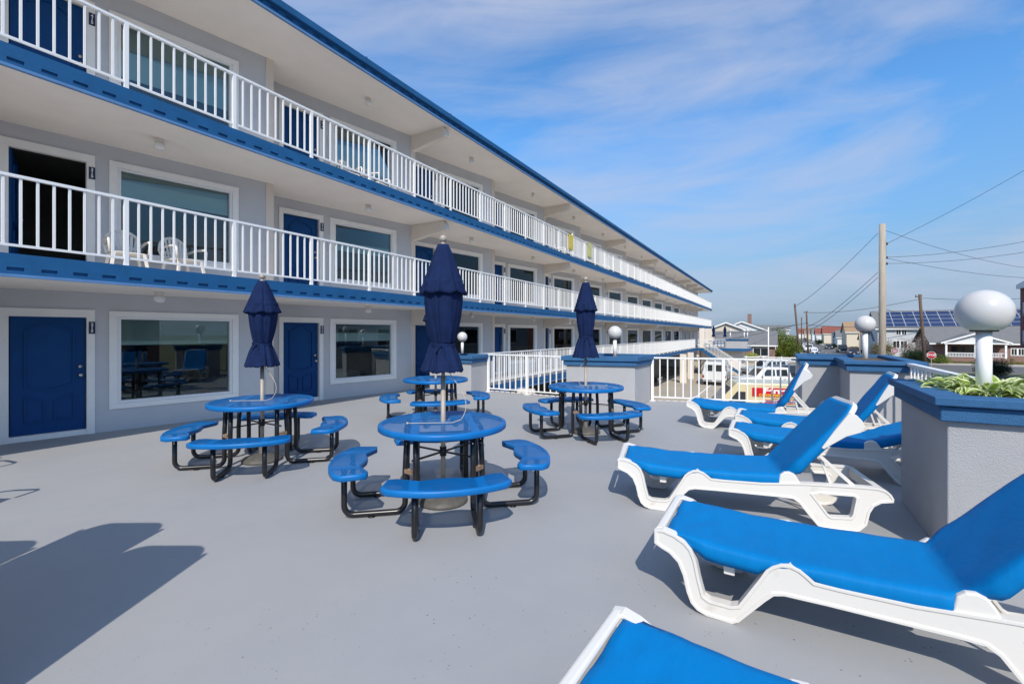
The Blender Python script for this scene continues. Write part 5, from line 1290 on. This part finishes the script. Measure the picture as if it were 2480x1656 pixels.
# street houses on the right side
house('tan_roof_house','two storey cream house with a tan roof beyond the street',172,-18.6,12,17,2.1,5.2,M['siding2'],M['shingle3'],'v',wins=((-6,-4.5,3.4,4.8),(-13,-11,3.4,4.8),(-5,-3.5,.9,2.2)))
house('brown_roof_house','low cream house with a brown roof in front of the tan roofed one',146,-19.5,9,13,0.1,2.3,M['siding2'],M['shingle2'],'v',wins=((-4,-2.8,.9,2.2),(-9,-7.6,.9,2.2)))
house('dark_roof_house','house with a dark roof and white porch right of the brown roofed one',124,-18.4,-0.1+9,-0.2+9,0.0,2.5,M['siding'],M['shingle'],'v')
house('blue_roof_house','pale house with a slate blue roof on the right of the street',196,-18.6,10,14,0.3,2.6,M['siding3'],M['shingle'],'v',wins=((-6,-4,.9,2.1),))
house('white_gable_house','white house with a low gable farther along the street',214,-19.6,14,15,1.9,5.0,M['siding3'],M['shingle'],'u')
house('red_roof_house','house with a red tile roof far along the street',262,-19.6,14,18,1.6,5.0,M['siding2'],M['tile'],'v')
house('red_roof_house','farthest house with a red tile roof on the right of the street',300,-19.0,14,18,1.2,4.4,M['siding3'],M['tile'],'v')
house('far_flat_house','grey flat building on the horizon left of the hedge',190,22,14,26,3.0,4.6,M['siding'],M['shingle'],'v')
for i,(u,v,wm,rm_) in enumerate(((350,-20,'siding3','shingle'),(420,-19,'siding2','shingle2'),(520,-18,'siding3','tile'),(330,18,'siding2','shingle'),(430,20,'siding3','shingle'),(560,24,'siding','shingle2'))):
    house('distant_house',['pale distant house right of the street end','cream distant house at the street end','red roofed distant house at the street end','cream distant house left of the street end','white distant house left of the street end','farthest grey house on the left horizon'][i],u,v,14,20,1.5,5.5+i*.5,M[wm],M[rm_],'v',group='distant houses')
# buildings across the street, out of frame on the right: they show as reflections in the motel windows
for u0_, ln, wm, lb in ((-34,38,'brick','long brick building across the street, out of frame on the right'),(12,30,'siding','long grey building across the street, out of frame on the right')):
    e = house('shop_building',lb,u0_,-19,ln,14,3.4,5.4,M[wm],M['shingle'],'u')
    for f in range(2):
        for i in range(int(ln/3.7)):
            q = MB(); x = 1.2+i*3.6; q.box(x,x+1.7,0.0,0.03,0.8+2.8*f,2.3+2.8*f); g = q.build('window', M['winglass'], e)
            q = MB(); q.box(x-.12,x+1.82,0.0,0.02,0.68+2.8*f,2.42+2.8*f); q.build('window_frame', M['trim'], g)

# ================================================================== VEGETATION
g3 = lambda p: (p.x,p.y,G)
bush('hedge_tree', (49.2,81,G), (2.5,2.3,4.7), 6000, 0.11, M['leafA'],'tall rounded yellow green tree beside the reddish pole','tree',3,11)
bush('shrub', (46.2,79,G), (0.9,0.9,2.6), 1500, 0.09, M['leafA'],'small bright pointed shrub left of the rounded tree','bush',4,5)
bush('shrub', W(83.5,3.9,G), (1.3,1.3,1.5), 1500, 0.09, M['yellowleaf'],'yellow green shrub below the brick house window','bush',5,6)
bush('shrub', W(83.5,6.9,G), (2.2,1.0,1.2), 1500, 0.09, M['leafC'],'olive shrub row left of the yellow green one','bush',6,6)
bush('round_bush', (52.3,49.6,G), (2.0,1.7,1.95), 6500, 0.055, M['leafB'],'big dark clipped bush at the near side of the cross street','bush',7,12)
bush('shrub', (60.7,68.0,G), (2.4,2.0,2.6), 3500, 0.09, M['leafB'],'dark evergreen shrub left of the stop sign','bush',8,9)
bush('shrub', (65.4,69.5,G), (1.5,1.3,1.6), 1400, 0.08, M['leafA'],'low green shrub right of the stop sign','bush',9,6)
bush('blossom_tree', (67.3,76.5,G), (2.3,2.0,4.3), 2600, 0.07, M['leafD'],'bare pinkish blossom tree before the pale solar house','tree',10,9)
bush('autumn_tree', (68.4,84,G), (2.3,2.1,3.7), 3200, 0.09, M['leafC'],'olive brown tree behind the big wooden pole','tree',12,9)
for i,(x,y,r_,h_,mm,lb) in enumerate(((123.5,173,1.5,4.2,'leafA','small bright street tree before the blue roofed house'),(128,190,1.6,2.8,'leafB','dark tree before the red roofed house'),
      (100,142,1.2,1.5,'leafB','dark shrub beside the street by the white house'),(106,150,1.8,1.0,'leafB','low dark hedge on the right kerb'),(88.5,118,1.6,1.3,'leafB','dark clipped hedge beside the brown roofed house'),
      (85.3,115,0.8,1.1,'tile','red leaved shrub on the right kerb'),(82,106,0.8,1.1,'leafA','small bright shrub near the short wooden post'),(70,118,4,6.5,'leafA','tall tree behind the rounded one'),
      (117.7,110,5,5.6,'leafC','treetop behind the ranch roof on the right'),(61.5,100,1.2,3.0,'leafA','green shrub at the left kerb of the street'))):
    m_ = M[mm] if mm != 'tile' else leaf_mat('red leaves',(0.25,0.02,0.02),(0.35,0.05,0.03),3)
    bush('street_tree' if h_>3 else 'shrub',(x,y,G),(r_,r_,h_),1500,0.10+0.012*r_,m_,lb,'tree' if h_>3 else 'bush',20+i,7)
rg = random.Random(77); b = MB()
for i in range(160):
    u = rg.uniform(330,760); v = rg.uniform(-260,200)
    if -22<v<2 : continue
    foliage(b,(*W(u,v,G+2.2).to_2d(),G+rg.uniform(1.5,3.4)),(rg.uniform(5,11),rg.uniform(5,11),rg.uniform(2,4.2)),60,0.9,rg)
o = b.build('distant_treeline', M['leafB']); o['kind']='stuff'; o['label']='far line of trees on the horizon'
b = MB(); rg = random.Random(5)
for i in range(5200):
    u = rg.uniform(94.7,103.2); v = rg.uniform(-42,-18.0); p = W(u,v,G); a = rg.uniform(0,PI); s = rg.uniform(.04,.09); hgt = rg.uniform(.08,.28)
    b.add([(p.x-s*math.cos(a),p.y-s*math.sin(a),G-.01),(p.x+s*math.cos(a),p.y+s*math.sin(a),G-.01),(p.x+rg.uniform(-.1,.1),p.y,G+hgt)],[(0,1,2)], 0 if rg.random()<.8 else 1)
o = b.build('lawn_grass', [M['leafC'],M['leafA']]); o['kind']='stuff'; o['label']='uneven lawn grass before the ranch house'
for i,(x,y,mm,lb) in enumerate(((84.5,73.5,'yellowleaf','yellow flowering shrub at the right end of the ranch lawn'),(80.5,74,'leafA','small green shrub under the ranch windows'),(87,72,'yellowleaf','second yellow shrub at the far right of the lawn'))):
    bush('shrub',(x,y,G),(1.5,1.1,1.0),900,0.08,M[mm],lb,'bush',60+i,5)
